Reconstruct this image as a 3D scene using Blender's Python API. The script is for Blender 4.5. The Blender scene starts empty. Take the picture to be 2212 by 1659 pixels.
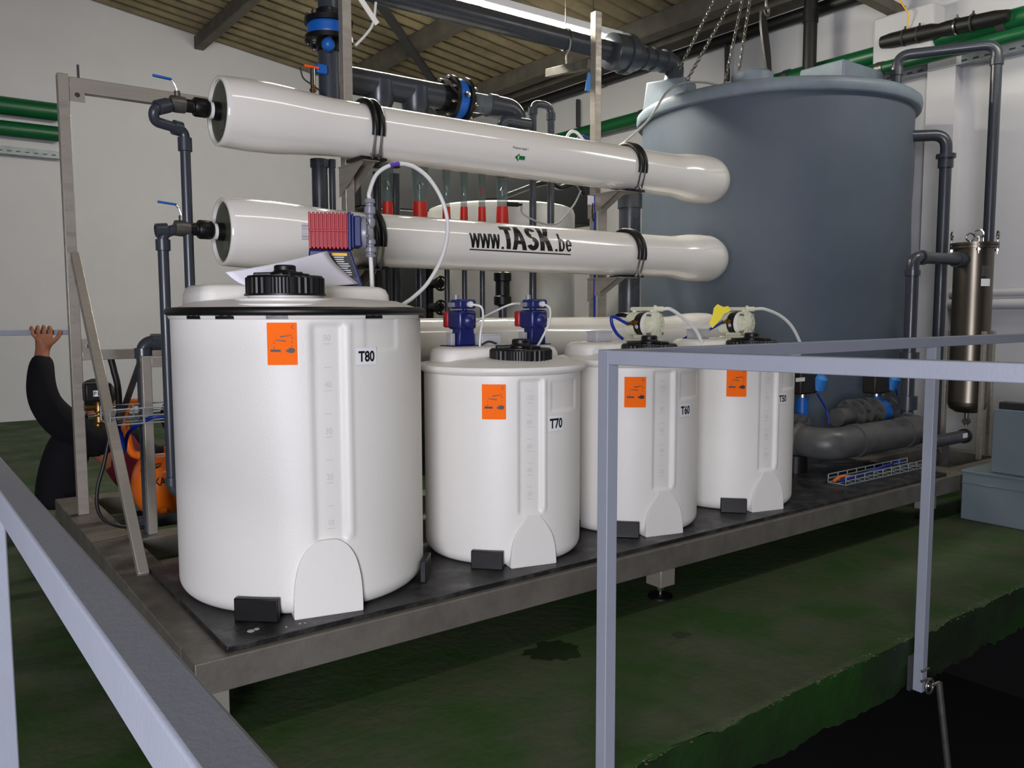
import bpy, bmesh, math, random
from math import sin, cos, pi, radians, sqrt, atan2
from mathutils import Vector, Matrix
random.seed(7)
SC = bpy.context.scene
COL = SC.collection

# ------------------------------------------------------------------ camera
F_PX, YAW, PIT, ROLL = 1774.0, 0.6394262, 0.0869655, -0.0022766
CX, CY = 1106.0, 829.5
CAM = Vector((-0.623, -2.356, 1.0))
_fw = Vector((sin(YAW)*cos(PIT), cos(YAW)*cos(PIT), -sin(PIT)))
_rt = Vector((cos(YAW), -sin(YAW), 0))
_up = _rt.cross(_fw)
R_ = cos(ROLL)*_rt + sin(ROLL)*_up
U_ = -sin(ROLL)*_rt + cos(ROLL)*_up
cd = bpy.data.cameras.new('camera')
cd.sensor_width = 36.0
cd.lens = F_PX/2212*36.0
cd.clip_start = 0.02
cam = bpy.data.objects.new('camera', cd)
COL.objects.link(cam)
mw = Matrix((R_, U_, -_fw)).transposed().to_4x4()
mw.translation = CAM
cam.matrix_world = mw
SC.camera = cam

# ------------------------------------------------------------------ world and light
w = bpy.data.worlds.new('world'); SC.world = w; w.use_nodes = True
w.node_tree.nodes['Background'].inputs[0].default_value = (0.80, 0.84, 1.0, 1)
w.node_tree.nodes['Background'].inputs[1].default_value = 0.035

def area(name, loc, target, sx, sy, power, color):
    l = bpy.data.lights.new(name, 'AREA'); l.shape = 'RECTANGLE'; l.size = sx; l.size_y = sy
    l.energy = power; l.color = color
    o = bpy.data.objects.new(name, l); COL.objects.link(o); o.location = loc
    o.rotation_euler = (Vector(target)-Vector(loc)).to_track_quat('-Z', 'Y').to_euler()
    return o
# daylight from the tall doorway behind and to the left of the photographer
area('daylight_doorway', (-3.0, -4.3, 1.0), (1.0, 0.5, 0.85), 1.9, 2.0, 335, (0.89, 0.89, 1.0))
# rows of fluorescent tubes above the walkway
area('walkway_tube_light', (2.3, -0.65, 3.75), (2.3, -0.65, 0.0), 3.0, 0.06, 21, (1.0, 0.97, 0.92))
area('far_fill_light', (2.0, 5.6, 3.9), (2.0, 6.6, 0.5), 3.0, 0.1, 10, (1.0, 0.98, 0.94))  # added unseen fill brightening the back of the hall
area('right_wall_fill_light', (5.3, -0.9, 3.6), (6.2, 0.5, 1.8), 1.5, 0.1, 30, (1.0, 0.97, 0.90))  # added unseen fill brightening the right wall and the storage tank

SC.view_settings.view_transform = 'Standard'
SC.view_settings.look = 'None'
SC.view_settings.gamma = 1.0
SC.view_settings.exposure = 0.13
SC.view_settings.use_curve_mapping = False

# ------------------------------------------------------------------ pixel -> world helper
def ray(px, py):
    return ((px-CX)/F_PX)*R_ - ((py-CY)/F_PX)*U_ + _fw
def P(px, py, X=None, Y=None, Z=None):
    d = ray(px, py)
    if X is not None: t = (X-CAM.x)/d.x
    elif Y is not None: t = (Y-CAM.y)/d.y
    else: t = (Z-CAM.z)/d.z
    return CAM + d*t
def prad(px, w_, Y):
    """radius of an upright round thing at plane Y that shows w_ pixels wide around column px."""
    c = P(px, 660, Y=Y); d = sqrt((c.x-CAM.x)**2+(c.y-CAM.y)**2)
    h = (math.atan((px+w_/2-CX)/F_PX)-math.atan((px-w_/2-CX)/F_PX))/2
    return d*sin(h)
def zcyl(px, py, cx, cy, r):
    d = ray(px, py); ox, oy = CAM.x-cx, CAM.y-cy
    a = d.x**2+d.y**2; b = 2*(ox*d.x+oy*d.y); c = ox*ox+oy*oy-r*r
    t = (-b-sqrt(max(0, b*b-4*a*c)))/(2*a); p = CAM+d*t
    return atan2(p.y-cy, p.x-cx), p.z
def xcyl(px, py, yc, zc, r):
    d = ray(px, py); oy, oz = CAM.y-yc, CAM.z-zc
    a = d.y**2+d.z**2; b = 2*(oy*d.y+oz*d.z); c = oy*oy+oz*oz-r*r
    t = (-b-sqrt(max(0, b*b-4*a*c)))/(2*a); p = CAM+d*t
    return p.x, atan2(p.z-zc, yc-p.y)

# ------------------------------------------------------------------ materials
def srgb(c):
    return tuple(((x/255)/12.92 if x/255 <= .04045 else ((x/255+.055)/1.055)**2.4) for x in c)
MATS = {}
def mat(name, col, rough=.5, metal=0., var=0., vscale=8., bump=0., bscale=60., alpha=1., trans=0., coat=0., col2=None, stretch=None, emit=0., rvar=0., spec=.5, sss=0., mscale=None, lo=.35, hi=.65):
    """col is the sRGB albedo 0..255; var mixes towards col2 by noise."""
    m = bpy.data.materials.new(name); m.use_nodes = True
    nt = m.node_tree; b = nt.nodes['Principled BSDF']
    c = srgb(col)
    b.inputs['Base Color'].default_value = (*c, 1)
    b.inputs['Roughness'].default_value = rough
    b.inputs['Metallic'].default_value = metal
    b.inputs['Specular IOR Level'].default_value = spec
    if coat: b.inputs['Coat Weight'].default_value = coat; b.inputs['Coat Roughness'].default_value = .05
    if sss:
        b.inputs['Subsurface Weight'].default_value = sss
        b.inputs['Subsurface Radius'].default_value = (1, 1, 1); b.inputs['Subsurface Scale'].default_value = .02
    if trans: b.inputs['Transmission Weight'].default_value = trans
    if emit:
        b.inputs['Emission Color'].default_value = (*c, 1); b.inputs['Emission Strength'].default_value = emit
    tc = nt.nodes.new('ShaderNodeTexCoord'); mp = nt.nodes.new('ShaderNodeMapping')
    nt.links.new(tc.outputs['Object'], mp.inputs[0])
    if stretch: mp.inputs['Scale'].default_value = stretch
    if var or rvar:
        n = nt.nodes.new('ShaderNodeTexNoise'); n.inputs['Scale'].default_value = vscale; n.inputs['Detail'].default_value = 6
        n.inputs['Roughness'].default_value = .62
        nt.links.new(mp.outputs[0], n.inputs['Vector'])
        if var:
            rp = nt.nodes.new('ShaderNodeMapRange'); rp.inputs[1].default_value = lo; rp.inputs[2].default_value = hi
            rp.inputs[4].default_value = var
            nt.links.new(n.outputs[0], rp.inputs[0])
            mx = nt.nodes.new('ShaderNodeMix'); mx.data_type = 'RGBA'
            nt.links.new(rp.outputs[0], mx.inputs[0])
            mx.inputs[6].default_value = (*c, 1); mx.inputs[7].default_value = (*srgb(col2 or tuple(x*.6 for x in col)), 1)
            nt.links.new(mx.outputs[2], b.inputs['Base Color'])
        if rvar:
            r2 = nt.nodes.new('ShaderNodeMapRange'); r2.inputs[1].default_value = .3; r2.inputs[2].default_value = .7
            r2.inputs[3].default_value = max(.02, rough-rvar); r2.inputs[4].default_value = min(1, rough+rvar)
            nt.links.new(n.outputs[0], r2.inputs[0]); nt.links.new(r2.outputs[0], b.inputs['Roughness'])
    if bump:
        n2 = nt.nodes.new('ShaderNodeTexNoise'); n2.inputs['Scale'].default_value = bscale; n2.inputs['Detail'].default_value = 4
        nt.links.new(mp.outputs[0], n2.inputs['Vector'])
        bp = nt.nodes.new('ShaderNodeBump'); bp.inputs['Strength'].default_value = bump; bp.inputs['Distance'].default_value = .01
        nt.links.new(n2.outputs[0], bp.inputs['Height']); nt.links.new(bp.outputs[0], b.inputs['Normal'])
    MATS[name] = m
    return m
M = MATS
mat('wall_paint', (198, 197, 197), .8, var=.35, vscale=1.3, col2=(184, 183, 183), bump=.25, bscale=9)
mat('slab_paint', (64, 71, 50), .66, var=.9, vscale=3.2, col2=(36, 68, 20), bump=.35, bscale=25, rvar=.15, spec=.18, lo=.40, hi=.66)
mat('pit_shade', (13, 13, 13), .9, var=.6, vscale=3, bump=.3)  # near-black colour carries the shade of the pit
mat('slab_side', (20, 58, 4), .6, var=.9, vscale=1.6, col2=(16, 24, 8), bump=.5, bscale=18)
mat('chipped_edge', (84, 92, 56), .8, var=.9, vscale=30, col2=(46, 60, 28), bump=.9, bscale=60)
mat('wet_stain', (26, 38, 14), .4, var=.6, vscale=14, col2=(34, 44, 24))
mat('roof_sheet', (134, 121, 92), .9, var=.8, vscale=2.5, col2=(96, 87, 66), bump=.2)
mat('roof_beam', (104, 98, 86), .85, var=.5, vscale=5, bump=.2)
mat('dark_steel', (52, 52, 52), .6, var=.4, vscale=6)
mat('stainless', (166, 159, 148), .42, .5, var=.35, vscale=5, col2=(132, 124, 112), stretch=(1, 1, 6), bump=.05, rvar=.12)
mat('stainless_worn', (118, 113, 104), .5, .35, var=.7, vscale=7, col2=(82, 78, 71), bump=.1, rvar=.15)
mat('filter_steel', (118, 110, 98), .33, .95, var=.3, vscale=3, stretch=(1, 1, .2), rvar=.05)
mat('chrome', (190, 188, 182), .2, 1.)
mat('brass', (128, 98, 56), .32, .9, var=.3, vscale=30)
mat('vessel_white', (226, 222, 214), .16, var=.12, vscale=3, col2=(216, 210, 200), coat=.6, spec=.5)
mat('vessel_rim', (232, 230, 222), .35)
mat('end_cap', (66, 68, 50), .45, var=.4, vscale=15)
mat('tank_white', (222, 219, 212), .45, var=.25, vscale=3.2, col2=(213, 210, 201), bump=.08, bscale=120, sss=.25)
mat('far_tank_white', (206, 206, 200), .5, var=.3, vscale=3)
mat('blue_grey_tank', (76, 86, 97), .6, var=.5, vscale=4, col2=(69, 79, 91), bump=.12, bscale=140)
mat('lid_blue_grey', (118, 130, 140), .5, var=.3, vscale=6, bump=.1, bscale=140)
mat('pvc', (54, 58, 65), .32, var=.35, vscale=6, col2=(45, 49, 55), rvar=.1)
mat('pvc_dusty', (74, 76, 78), .42, var=.7, vscale=9, col2=(92, 90, 84), rvar=.15)
mat('black_plastic', (12, 12, 13), .42, var=.4, vscale=20, col2=(22, 22, 22), spec=.35)
mat('black_rubber', (11, 11, 11), .42)
mat('black_sleeve', (14, 14, 13), .5, var=.5, vscale=20, col2=(24, 24, 22))
mat('deck_sheet', (26, 26, 27), .42, var=.8, vscale=10, col2=(66, 64, 60), rvar=.22, bump=.1, lo=.45, hi=.72)
mat('rail_paint', (136, 140, 150), .5, var=.25, vscale=12, col2=(124, 128, 138), bump=.05, bscale=150)
mat('box_paint', (96, 108, 114), .55, var=.4, vscale=5, col2=(86, 98, 104))
mat('orange_label', (252, 110, 14), .7, var=.3, vscale=20, col2=(248, 98, 10), spec=.15)
mat('label_white', (226, 226, 226), .5)
mat('ink', (12, 12, 12), .5)
mat('letter_black', (20, 20, 20), .3)
mat('arrow_green', (16, 112, 50), .4)
mat('red_plastic', (168, 22, 36), .42, var=.2, vscale=20)
mat('blue_plastic', (22, 34, 94), .4, var=.2, vscale=20)
mat('navy_plastic', (22, 30, 90), .35)
mat('valve_blue', (16, 92, 178), .42, var=.35, vscale=14, col2=(18, 76, 150))
mat('light_blue', (40, 122, 196), .5)
mat('handle_blue', (10, 84, 160), .4)
mat('clear_grey', (132, 132, 142), .3, var=.3, vscale=30, col2=(112, 112, 122))
mat('hose_white', (212, 212, 208), .35)
mat('purple', (86, 60, 160), .5)
mat('paper', (226, 224, 234), .8)
mat('pump_cream', (214, 214, 190), .45, var=.25, vscale=30, col2=(196, 196, 168))
mat('yellow_tag', (236, 214, 10), .5)
mat('yellow_label', (240, 184, 40), .5)
mat('junction_grey', (168, 168, 170), .5)
mat('orange_paint', (232, 108, 14), .35, var=.2, vscale=8, coat=.3)
mat('dark_iron', (44, 42, 40), .5, .3, var=.4, vscale=25)
mat('cable_blue', (8, 40, 140), .4)
mat('cable_black', (16, 16, 16), .5)
mat('cable_grey', (150, 150, 146), .45)
mat('green_pipe', (6, 84, 42), .4, var=.3, vscale=6, col2=(8, 70, 38))
mat('tray_zinc', (150, 158, 160), .5, .3, var=.4, vscale=10)
mat('galvanised', (120, 118, 112), .42, .8, var=.4, vscale=20)
mat('red_float', (180, 34, 20), .4)
mat('orange_plastic', (236, 84, 20), .4)
mat('skin', (150, 98, 72), .6, var=.3, vscale=40, col2=(136, 84, 60), spec=.3)
mat('black_cloth', (16, 16, 20), .9, bump=.3, bscale=40, spec=.2)
mat('maroon_cloth', (92, 22, 36), .9, bump=.3, bscale=40, spec=.2)
mat('navy_cloth', (26, 30, 50), .9, bump=.3, bscale=40, spec=.2)
mat('hair', (14, 11, 9), .6)
mat('lamp_tube', (255, 250, 236), .4, emit=185.)
mat('dark_grey', (26, 27, 28), .5, var=.4, vscale=4)
mat('dried_salt', (170, 168, 160), .8)

def glass_mat(name, col, a=.35):
    m = bpy.data.materials.new(name); m.use_nodes = True
    nt = m.node_tree; nt.nodes.clear()
    out = nt.nodes.new('ShaderNodeOutputMaterial'); mx = nt.nodes.new('ShaderNodeMixShader')
    tr = nt.nodes.new('ShaderNodeBsdfTransparent'); pr = nt.nodes.new('ShaderNodeBsdfPrincipled')
    tr.inputs[0].default_value = (.9, .93, .93, 1)
    pr.inputs['Base Color'].default_value = (*srgb(col), 1); pr.inputs['Roughness'].default_value = .08
    mx.inputs[0].default_value = a
    nt.links.new(tr.outputs[0], mx.inputs[1]); nt.links.new(pr.outputs[0], mx.inputs[2]); nt.links.new(mx.outputs[0], out.inputs[0])
    MATS[name] = m
glass_mat('clear_tube', (120, 128, 130), .42)
glass_mat('rotameter_tube', (96, 110, 108), .45)

# ------------------------------------------------------------------ mesh builder
class MB:
    def __init__(s): s.v = []; s.f = []; s.sm = []
    def add(s, vs, fs, smooth=False):
        n = len(s.v); s.v += [tuple(x) for x in vs]
        for q in fs: s.f.append(tuple(n+i for i in q)); s.sm.append(smooth)
        return s
    def box(s, a, b, M_=None):
        (x0, y0, z0), (x1, y1, z1) = a, b
        if x0 > x1: x0, x1 = x1, x0
        if y0 > y1: y0, y1 = y1, y0
        if z0 > z1: z0, z1 = z1, z0
        vs = [Vector(p) for p in ((x0,y0,z0),(x1,y0,z0),(x1,y1,z0),(x0,y1,z0),(x0,y0,z1),(x1,y0,z1),(x1,y1,z1),(x0,y1,z1))]
        if M_: vs = [M_ @ v for v in vs]
        return s.add(vs, [(0,3,2,1),(4,5,6,7),(0,1,5,4),(1,2,6,5),(2,3,7,6),(3,0,4,7)])
    def beam(s, p0, p1, w_, h_, up=(0,0,1)):
        """rectangular bar from p0 to p1, width w_ sideways and h_ along up."""
        p0, p1 = Vector(p0), Vector(p1); d = (p1-p0).normalized(); up = Vector(up)
        sd = d.cross(up)
        if sd.length < 1e-4: sd = d.cross(Vector((1,0,0)))
        sd.normalize(); u = sd.cross(d).normalized()
        vs = []
        for p in (p0, p1):
            for a, b in ((-1,-1),(1,-1),(1,1),(-1,1)): vs.append(p+sd*(a*w_/2)+u*(b*h_/2))
        return s.add(vs, [(3,2,1,0),(4,5,6,7),(0,1,5,4),(1,2,6,5),(2,3,7,6),(3,0,4,7)])
    def tube(s, pts, r, n=16, caps=True, closed=False):
        pts = [Vector(p) for p in pts]; m = len(pts)
        rr = r if isinstance(r, (list, tuple)) else [r]*m
        tang = []
        for i in range(m):
            a = pts[i-1] if (i > 0 or closed) else pts[i]
            b = pts[(i+1) % m] if (i < m-1 or closed) else pts[i]
            t = (b-a); tang.append(t.normalized() if t.length > 1e-9 else (tang[-1] if tang else Vector((0,0,1))))
        t0 = tang[0]; ref = Vector((0,0,1)) if abs(t0.z) < .9 else Vector((1,0,0))
        nrm = (ref - t0*ref.dot(t0)).normalized()
        vs = []
        for i in range(m):
            t = tang[i]; q = nrm - t*nrm.dot(t)
            nrm = q.normalized() if q.length > 1e-6 else t.orthogonal().normalized()
            bn = t.cross(nrm)
            for k in range(n):
                a = 2*pi*k/n; vs.append(pts[i]+(nrm*cos(a)+bn*sin(a))*rr[i])
        fs = []
        for i in range(m if closed else m-1):
            j = (i+1) % m
            for k in range(n):
                k2 = (k+1) % n; fs.append((i*n+k, i*n+k2, j*n+k2, j*n+k))
        s.add(vs, fs, True)
        if caps and not closed:
            nb = len(s.v)-m*n
            s.f.append(tuple(nb+k for k in reversed(range(n)))); s.sm.append(False)
            s.f.append(tuple(nb+(m-1)*n+k for k in range(n))); s.sm.append(False)
        return s
    def cyl(s, p0, p1, r, r2=None, n=24): return s.tube([p0, p1], [r, r if r2 is None else r2], n)
    def lathe(s, prof, origin=(0,0,0), axis=(0,0,1), n=48, caps=True, a0=0, a1=2*pi):
        """prof: list of (r, h) along axis."""
        ax = Vector(axis).normalized(); ref = Vector((1,0,0)) if abs(ax.x) < .9 else Vector((0,1,0))
        e1 = (ref-ax*ref.dot(ax)).normalized(); e2 = ax.cross(e1); o = Vector(origin)
        vs = []
        for (r, h) in prof:
            for k in range(n):
                a = 2*pi*k/n; vs.append(o+ax*h+(e1*cos(a)+e2*sin(a))*max(r, 1e-5))
        fs = []
        for i in range(len(prof)-1):
            for k in range(n):
                k2 = (k+1) % n; fs.append((i*n+k, i*n+k2, (i+1)*n+k2, (i+1)*n+k))
        s.add(vs, fs, True)
        if caps:
            nb = len(s.v)-len(prof)*n
            if prof[0][0] > 1e-3: s.f.append(tuple(nb+k for k in reversed(range(n)))); s.sm.append(False)
            if prof[-1][0] > 1e-3: s.f.append(tuple(nb+(len(prof)-1)*n+k for k in range(n))); s.sm.append(False)
        return s
    def prism(s, poly, o, u, v, wv, smooth=False):
        """2-D polygon in (u, v) at o extruded along wv."""
        o, u, v, wv = Vector(o), Vector(u), Vector(v), Vector(wv); n = len(poly)
        vs = [o+u*a+v*b for a, b in poly]+[o+u*a+v*b+wv for a, b in poly]
        fs = [tuple(reversed(range(n))), tuple(range(n, 2*n))]
        s.add(vs, fs)
        nb = len(s.v)-2*n
        for k in range(n):
            k2 = (k+1) % n; s.f.append((nb+k, nb+k2, nb+n+k2, nb+n+k)); s.sm.append(smooth)
        return s
    def ball(s, c, r, n=16, sc=(1,1,1)):
        c = Vector(c); vs = []; m = n//2
        for i in range(m+1):
            th = pi*i/m
            for k in range(n):
                a = 2*pi*k/n
                vs.append(c+Vector((sin(th)*cos(a)*r*sc[0], sin(th)*sin(a)*r*sc[1], cos(th)*r*sc[2])))
        fs = []
        for i in range(m):
            for k in range(n):
                k2 = (k+1) % n; fs.append((i*n+k, (i+1)*n+k, (i+1)*n+k2, i*n+k2))
        return s.add(vs, fs, True)
    def build(s, name, material, parent=None, bevel=0, segs=2, angle=38, label=None):
        me = bpy.data.meshes.new(name); me.from_pydata(s.v, [], s.f)
        bm = bmesh.new(); bm.from_mesh(me)
        bmesh.ops.remove_doubles(bm, verts=bm.verts, dist=1e-6)
        bmesh.ops.dissolve_degenerate(bm, edges=bm.edges, dist=1e-7)
        bmesh.ops.recalc_face_normals(bm, faces=bm.faces)
        bm.to_mesh(me); bm.free()
        for p in me.polygons: p.use_smooth = True
        me.set_sharp_from_angle(angle=radians(angle))
        me.materials.append(MATS[material])
        o = bpy.data.objects.new(name, me); COL.objects.link(o)
        if bevel:
            b = o.modifiers.new('bevel', 'BEVEL'); b.width = bevel; b.segments = segs; b.limit_method = 'ANGLE'; b.angle_limit = radians(40)
        if parent: put(o, parent)
        if label: o['label'] = label
        return o

def put(o, parent):
    """parent o, whose mesh is given in world coordinates, under an Empty (or part) without moving it."""
    o.parent = parent
    w_ = Vector((0,0,0)); q = parent
    while q is not None: w_ += q.location; q = q.parent
    o.location = -w_
def thing(name, label, cat, loc=(0,0,0), group=None):
    o = bpy.data.objects.new(name, None); COL.objects.link(o); o.location = loc; o.empty_display_size = .1
    o['label'] = label; o['category'] = cat
    if group: o['group'] = group
    return o
def tag(o, label, cat, group=None, kind=None):
    o['label'] = label; o['category'] = cat
    if group: o['group'] = group
    if kind: o['kind'] = kind
    return o
def struct(o): o['kind'] = 'structure'; return o
def dup(root, off, label=None, group=None):
    r = root.copy(); COL.objects.link(r); r.location = root.location+Vector(off)
    if label: r['label'] = label
    if group: r['group'] = group
    def rec(a, b):
        for ch in list(a.children):
            c = ch.copy(); COL.objects.link(c); c.parent = b; rec(ch, c)
    rec(root, r)
    return r
def route(pts, bend=.05, k=7):
    """polyline with rounded corners."""
    pts = [Vector(p) for p in pts]; out = [pts[0]]
    for i in range(1, len(pts)-1):
        a, b, c = pts[i-1], pts[i], pts[i+1]
        d0 = (a-b); d1 = (c-b); r = min(bend, d0.length*.49, d1.length*.49)
        p, q = b+d0.normalized()*r, b+d1.normalized()*r
        for j in range(k+1):
            t = j/k; out.append(p*(1-t)**2+b*2*t*(1-t)+q*t*t)
    out.append(pts[-1]); return out
def spline(pts, k=8):
    """Catmull-Rom through pts."""
    pts = [Vector(p) for p in pts]; out = []
    e = [2*pts[0]-pts[1]]+pts+[2*pts[-1]-pts[-2]]
    for i in range(1, len(e)-2):
        for j in range(k):
            t = j/k; a, b, c, d = e[i-1], e[i], e[i+1], e[i+2]
            out.append(.5*((2*b)+(c-a)*t+(2*a-5*b+4*c-d)*t*t+(-a+3*b-3*c+d)*t**3))
    out.append(pts[-1]); return out
def text2d(txt, size, bold=0., sx=1., align='CENTER', shear=0.):
    cu = bpy.data.curves.new('t', 'FONT'); cu.body = txt; cu.size = size; cu.offset = bold*size; cu.align_x = align; cu.align_y = 'BOTTOM_BASELINE'
    cu.shear = shear; cu.resolution_u = 6
    o = bpy.data.objects.new('t', cu); COL.objects.link(o)
    bpy.context.view_layer.update()
    dg = bpy.context.evaluated_depsgraph_get(); me = bpy.data.meshes.new_from_object(o.evaluated_get(dg))
    bpy.data.objects.remove(o); bpy.data.curves.remove(cu)
    bm = bmesh.new(); bm.from_mesh(me); bpy.data.meshes.remove(me)
    for v in bm.verts: v.co.x *= sx
    ys = [v.co.y for v in bm.verts]; step = .012
    y = min(ys)+step
    while y < max(ys):
        bmesh.ops.bisect_plane(bm, geom=bm.verts[:]+bm.edges[:]+bm.faces[:], plane_co=(0, y, 0), plane_no=(0, 1, 0)); y += step
    bm.verts.index_update()
    vs = [tuple(v.co) for v in bm.verts]; fs = [tuple(v.index for v in f.verts) for f in bm.faces]
    bm.free(); return vs, fs
def mapped(name, vs, fs, fn, material, parent):
    """flat shapes laid on a surface: fn(u, v, lift) gives the point; they get a hair's real thickness."""
    n = len(vs)
    me = bpy.data.meshes.new(name); me.from_pydata([fn(v[0], v[1]) for v in vs], [], fs); me.materials.append(MATS[material])
    o = bpy.data.objects.new(name, me); COL.objects.link(o)
    if parent: put(o, parent)
    return o

# =================================================================== SETTING
FZ = -0.26            # top of the green slab (0 is the top of the steel skid)
XW, YW = 6.45, 8.8    # right and back walls
YE = -0.80            # front edge of the slab
def roofz(x): return 4.03+.141*(XW-x)

V3 = lambda *a: Vector(a)
# slab with a chipped front edge
mb = MB()
nx, ny = 150, 60
x0, x1 = -5.0, XW
from mathutils import noise as mn
def edge_y(x): return YE+.012*mn.noise(V3(x*3, 0, 0))+.008*mn.noise(V3(x*11, 3, 0))+.006*mn.noise(V3(x*37, 5, 0))
xs = [x0+(x1-x0)*i/400 for i in range(401)]
vs = []; fs = []
rows = [(0, 0), (.012, .0), (.03, .0), (.5, 0), (3.0, 0), (YW-YE, 0)]
ey = [edge_y(x) for x in xs]
for i, x in enumerate(xs):
    chip = .03*max(0, mn.noise(V3(x*4, 9, 0))+.6*mn.noise(V3(x*17, 2, 0))-.1)
    for j, (dy, dz) in enumerate(rows):
        z = FZ - (chip+.006 if j == 0 else (chip*.4 if j == 1 else 0)) + (random.uniform(-.003, .003) if j < 2 else 0)
        y = (ey[i] if j == 0 else (YE+dy if j > 2 else ey[i]+dy))
        if j == len(rows)-1: y = YW
        vs.append((x, y, z))
nr = len(rows)
for i in range(400):
    for j in range(nr-1): fs.append((i*nr+j, (i+1)*nr+j, (i+1)*nr+j+1, i*nr+j+1))
mb.add(vs, fs, True); o = struct(mb.build('floor', 'slab_paint'))
# side face of the slab down to its ragged underside
mb = MB(); vs = []; fs = []
for i, x in enumerate(xs):
    chip = .03*max(0, mn.noise(V3(x*4, 9, 0))+.6*mn.noise(V3(x*17, 2, 0))-.1)
    for j in range(6):
        t = j/5
        y = ey[i]*(1-t)+YE*t+.012*mn.noise(V3(x*6, j*1.3, 4))+.02*t
        vs.append((x, y, FZ-.004-chip-(.215+.02*mn.noise(V3(x*5, 7, 0))+.02*mn.noise(V3(x*23, 8, 0)))*t))
    vs.append((x, ey[i]+.5, FZ-.21))
for i in range(400):
    for j in range(6): fs.append((i*7+j, (i+1)*7+j, (i+1)*7+j+1, i*7+j+1))
mb.add(vs, fs, True); struct(mb.build('floor', 'slab_side'))
# crumbled lip of paint and concrete along the edge
mb = MB()
for i in range(900):
    x = random.uniform(-2, XW-.1); k = int((x-x0)/(x1-x0)*400)
    r = random.uniform(.002, .0055)
    mb.ball((x, ey[k]+random.uniform(-.002, .02), FZ-random.uniform(0, .014)), r, 6, (random.uniform(.8, 2.6), 1.2, .55))
struct(mb.build('trim_1', 'chipped_edge'))
# floor of the pit in front of the slab, its shade put into the colour
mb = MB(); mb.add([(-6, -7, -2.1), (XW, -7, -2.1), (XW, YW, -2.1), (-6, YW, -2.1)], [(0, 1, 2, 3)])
struct(mb.build('floor', 'pit_shade'))
# walls
mb = MB(); mb.box((-6, YW, -2.1), (XW+.2, YW+.2, roofz(-6)+.3)); struct(mb.build('wall_back', 'wall_paint'))
mb = MB(); mb.box((XW, -7, FZ-.2), (XW+.2, YW+.2, roofz(XW)+.3)); struct(mb.build('wall_right', 'wall_paint'))
mb = MB(); mb.box((XW, -7, -2.1), (XW+.2, YW+.2, FZ-.2)); struct(mb.build('wall_right', 'pit_shade'))  # wall below the slab painted near-black, as pit shade
# column on the right wall
ca, cb_ = P(2013, 300, X=XW), P(2058, 300, X=XW-.12)
mb = MB(); mb.box((XW-.12, cb_.y, FZ), (XW, ca.y, 3.35)); struct(mb.build('trim_2', 'wall_paint'))
# thick white block on the wall under the roof
ca, cb_ = P(1886, 60, X=XW-.2), P(2016, 60, X=XW-.2)
mb = MB(); mb.box((XW-.2, cb_.y, P(1950, 100, X=XW-.2).z-.1), (XW, ca.y, P(1950, 22, X=XW-.2).z)); struct(mb.build('trim_3', 'wall_paint', bevel=.02))
# corrugated roof
mb = MB(); vs = []; fs = []
ny = 1250; y0, y1 = -7.0, YW
for i in range(ny+1):
    y = y0+(y1-y0)*i/ny; dz = .034*sin(2*pi*y/.225)
    for x in (-6, XW): vs.append((x, y, roofz(x)+dz))
for i in range(ny): fs.append((2*i, 2*i+1, 2*i+3, 2*i+2))
mb.add(vs, fs, True); struct(mb.build('ceiling', 'roof_sheet'))
def roofhit(px, py, drop=.1):
    d = ray(px, py); # z = 4.03+.141*(XW-x)-drop
    t = (4.03-drop+.141*(XW-CAM.x)-CAM.z)/(d.z+.141*d.x); return CAM+d*t
for n_, (px, py, w_, h_) in enumerate(((452, 72, .12, .16), (880, 100, .14, .18), (1500, 75, .2, .2))):
    h = roofhit(px, py); x = h.x if n_ < 2 else XW-.55
    mb = MB(); mb.beam((x, -7, roofz(x)-.03-h_/2), (x, YW, roofz(x)-.03-h_/2), w_, h_); struct(mb.build('trim_%d' % (4+n_), 'roof_beam', bevel=.01))
# eave timber along the right wall
mb = MB(); mb.beam((XW-.11, -7, roofz(XW)-.08), (XW-.11, YW, roofz(XW)-.08), .22, .1); struct(mb.build('trim_7', 'roof_beam'))
# dark bracing bar under the roof
a, b = roofhit(815, 0, .25), roofhit(935, 175, .25)
d = (b-a).normalized()
mb = MB(); mb.beam(a-d*2.2, b+d*.5, .09, .05); tag(mb.build('bracing_bar', 'dark_steel'), 'dark diagonal bracing bar crossing under the corrugated roof', 'roof brace')

# =================================================================== STEEL SKID
SX, SY = 5.55, 2.625
sk = thing('steel_skid', 'long low stainless steel skid frame carrying the white tanks', 'skid', (2.6, 1.2, 0))
BH = .1
def frame_bar(x0_, y0_, x1_, y1_, z0=-BH, z1=0.):
    return MB().box((x0_, y0_, z0), (x1_, y1_, z1)).build('frame_beam', 'stainless_worn', sk, bevel=.003)
frame_bar(0, 0, SX, .15)
frame_bar(0, .15, .17, SY)
frame_bar(.17, SY-.12, 4.1, SY); frame_bar(1.2, 1.62, 1.3, SY-.12); frame_bar(2.6, 1.62, 2.7, SY-.12)
frame_bar(.17, 1.50, 4.1, 1.62)
frame_bar(.17, 1.02, 4.1, 1.12)
frame_bar(3.98, 1.12, 4.1, SY-.12)
frame_bar(SX-.14, .15, SX, .62)
frame_bar(.17, .5, .25, 1.02)
frame_bar(4.1, .62, SX, .74)
frame_bar(4.62, .15, 4.74, .62)
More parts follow.
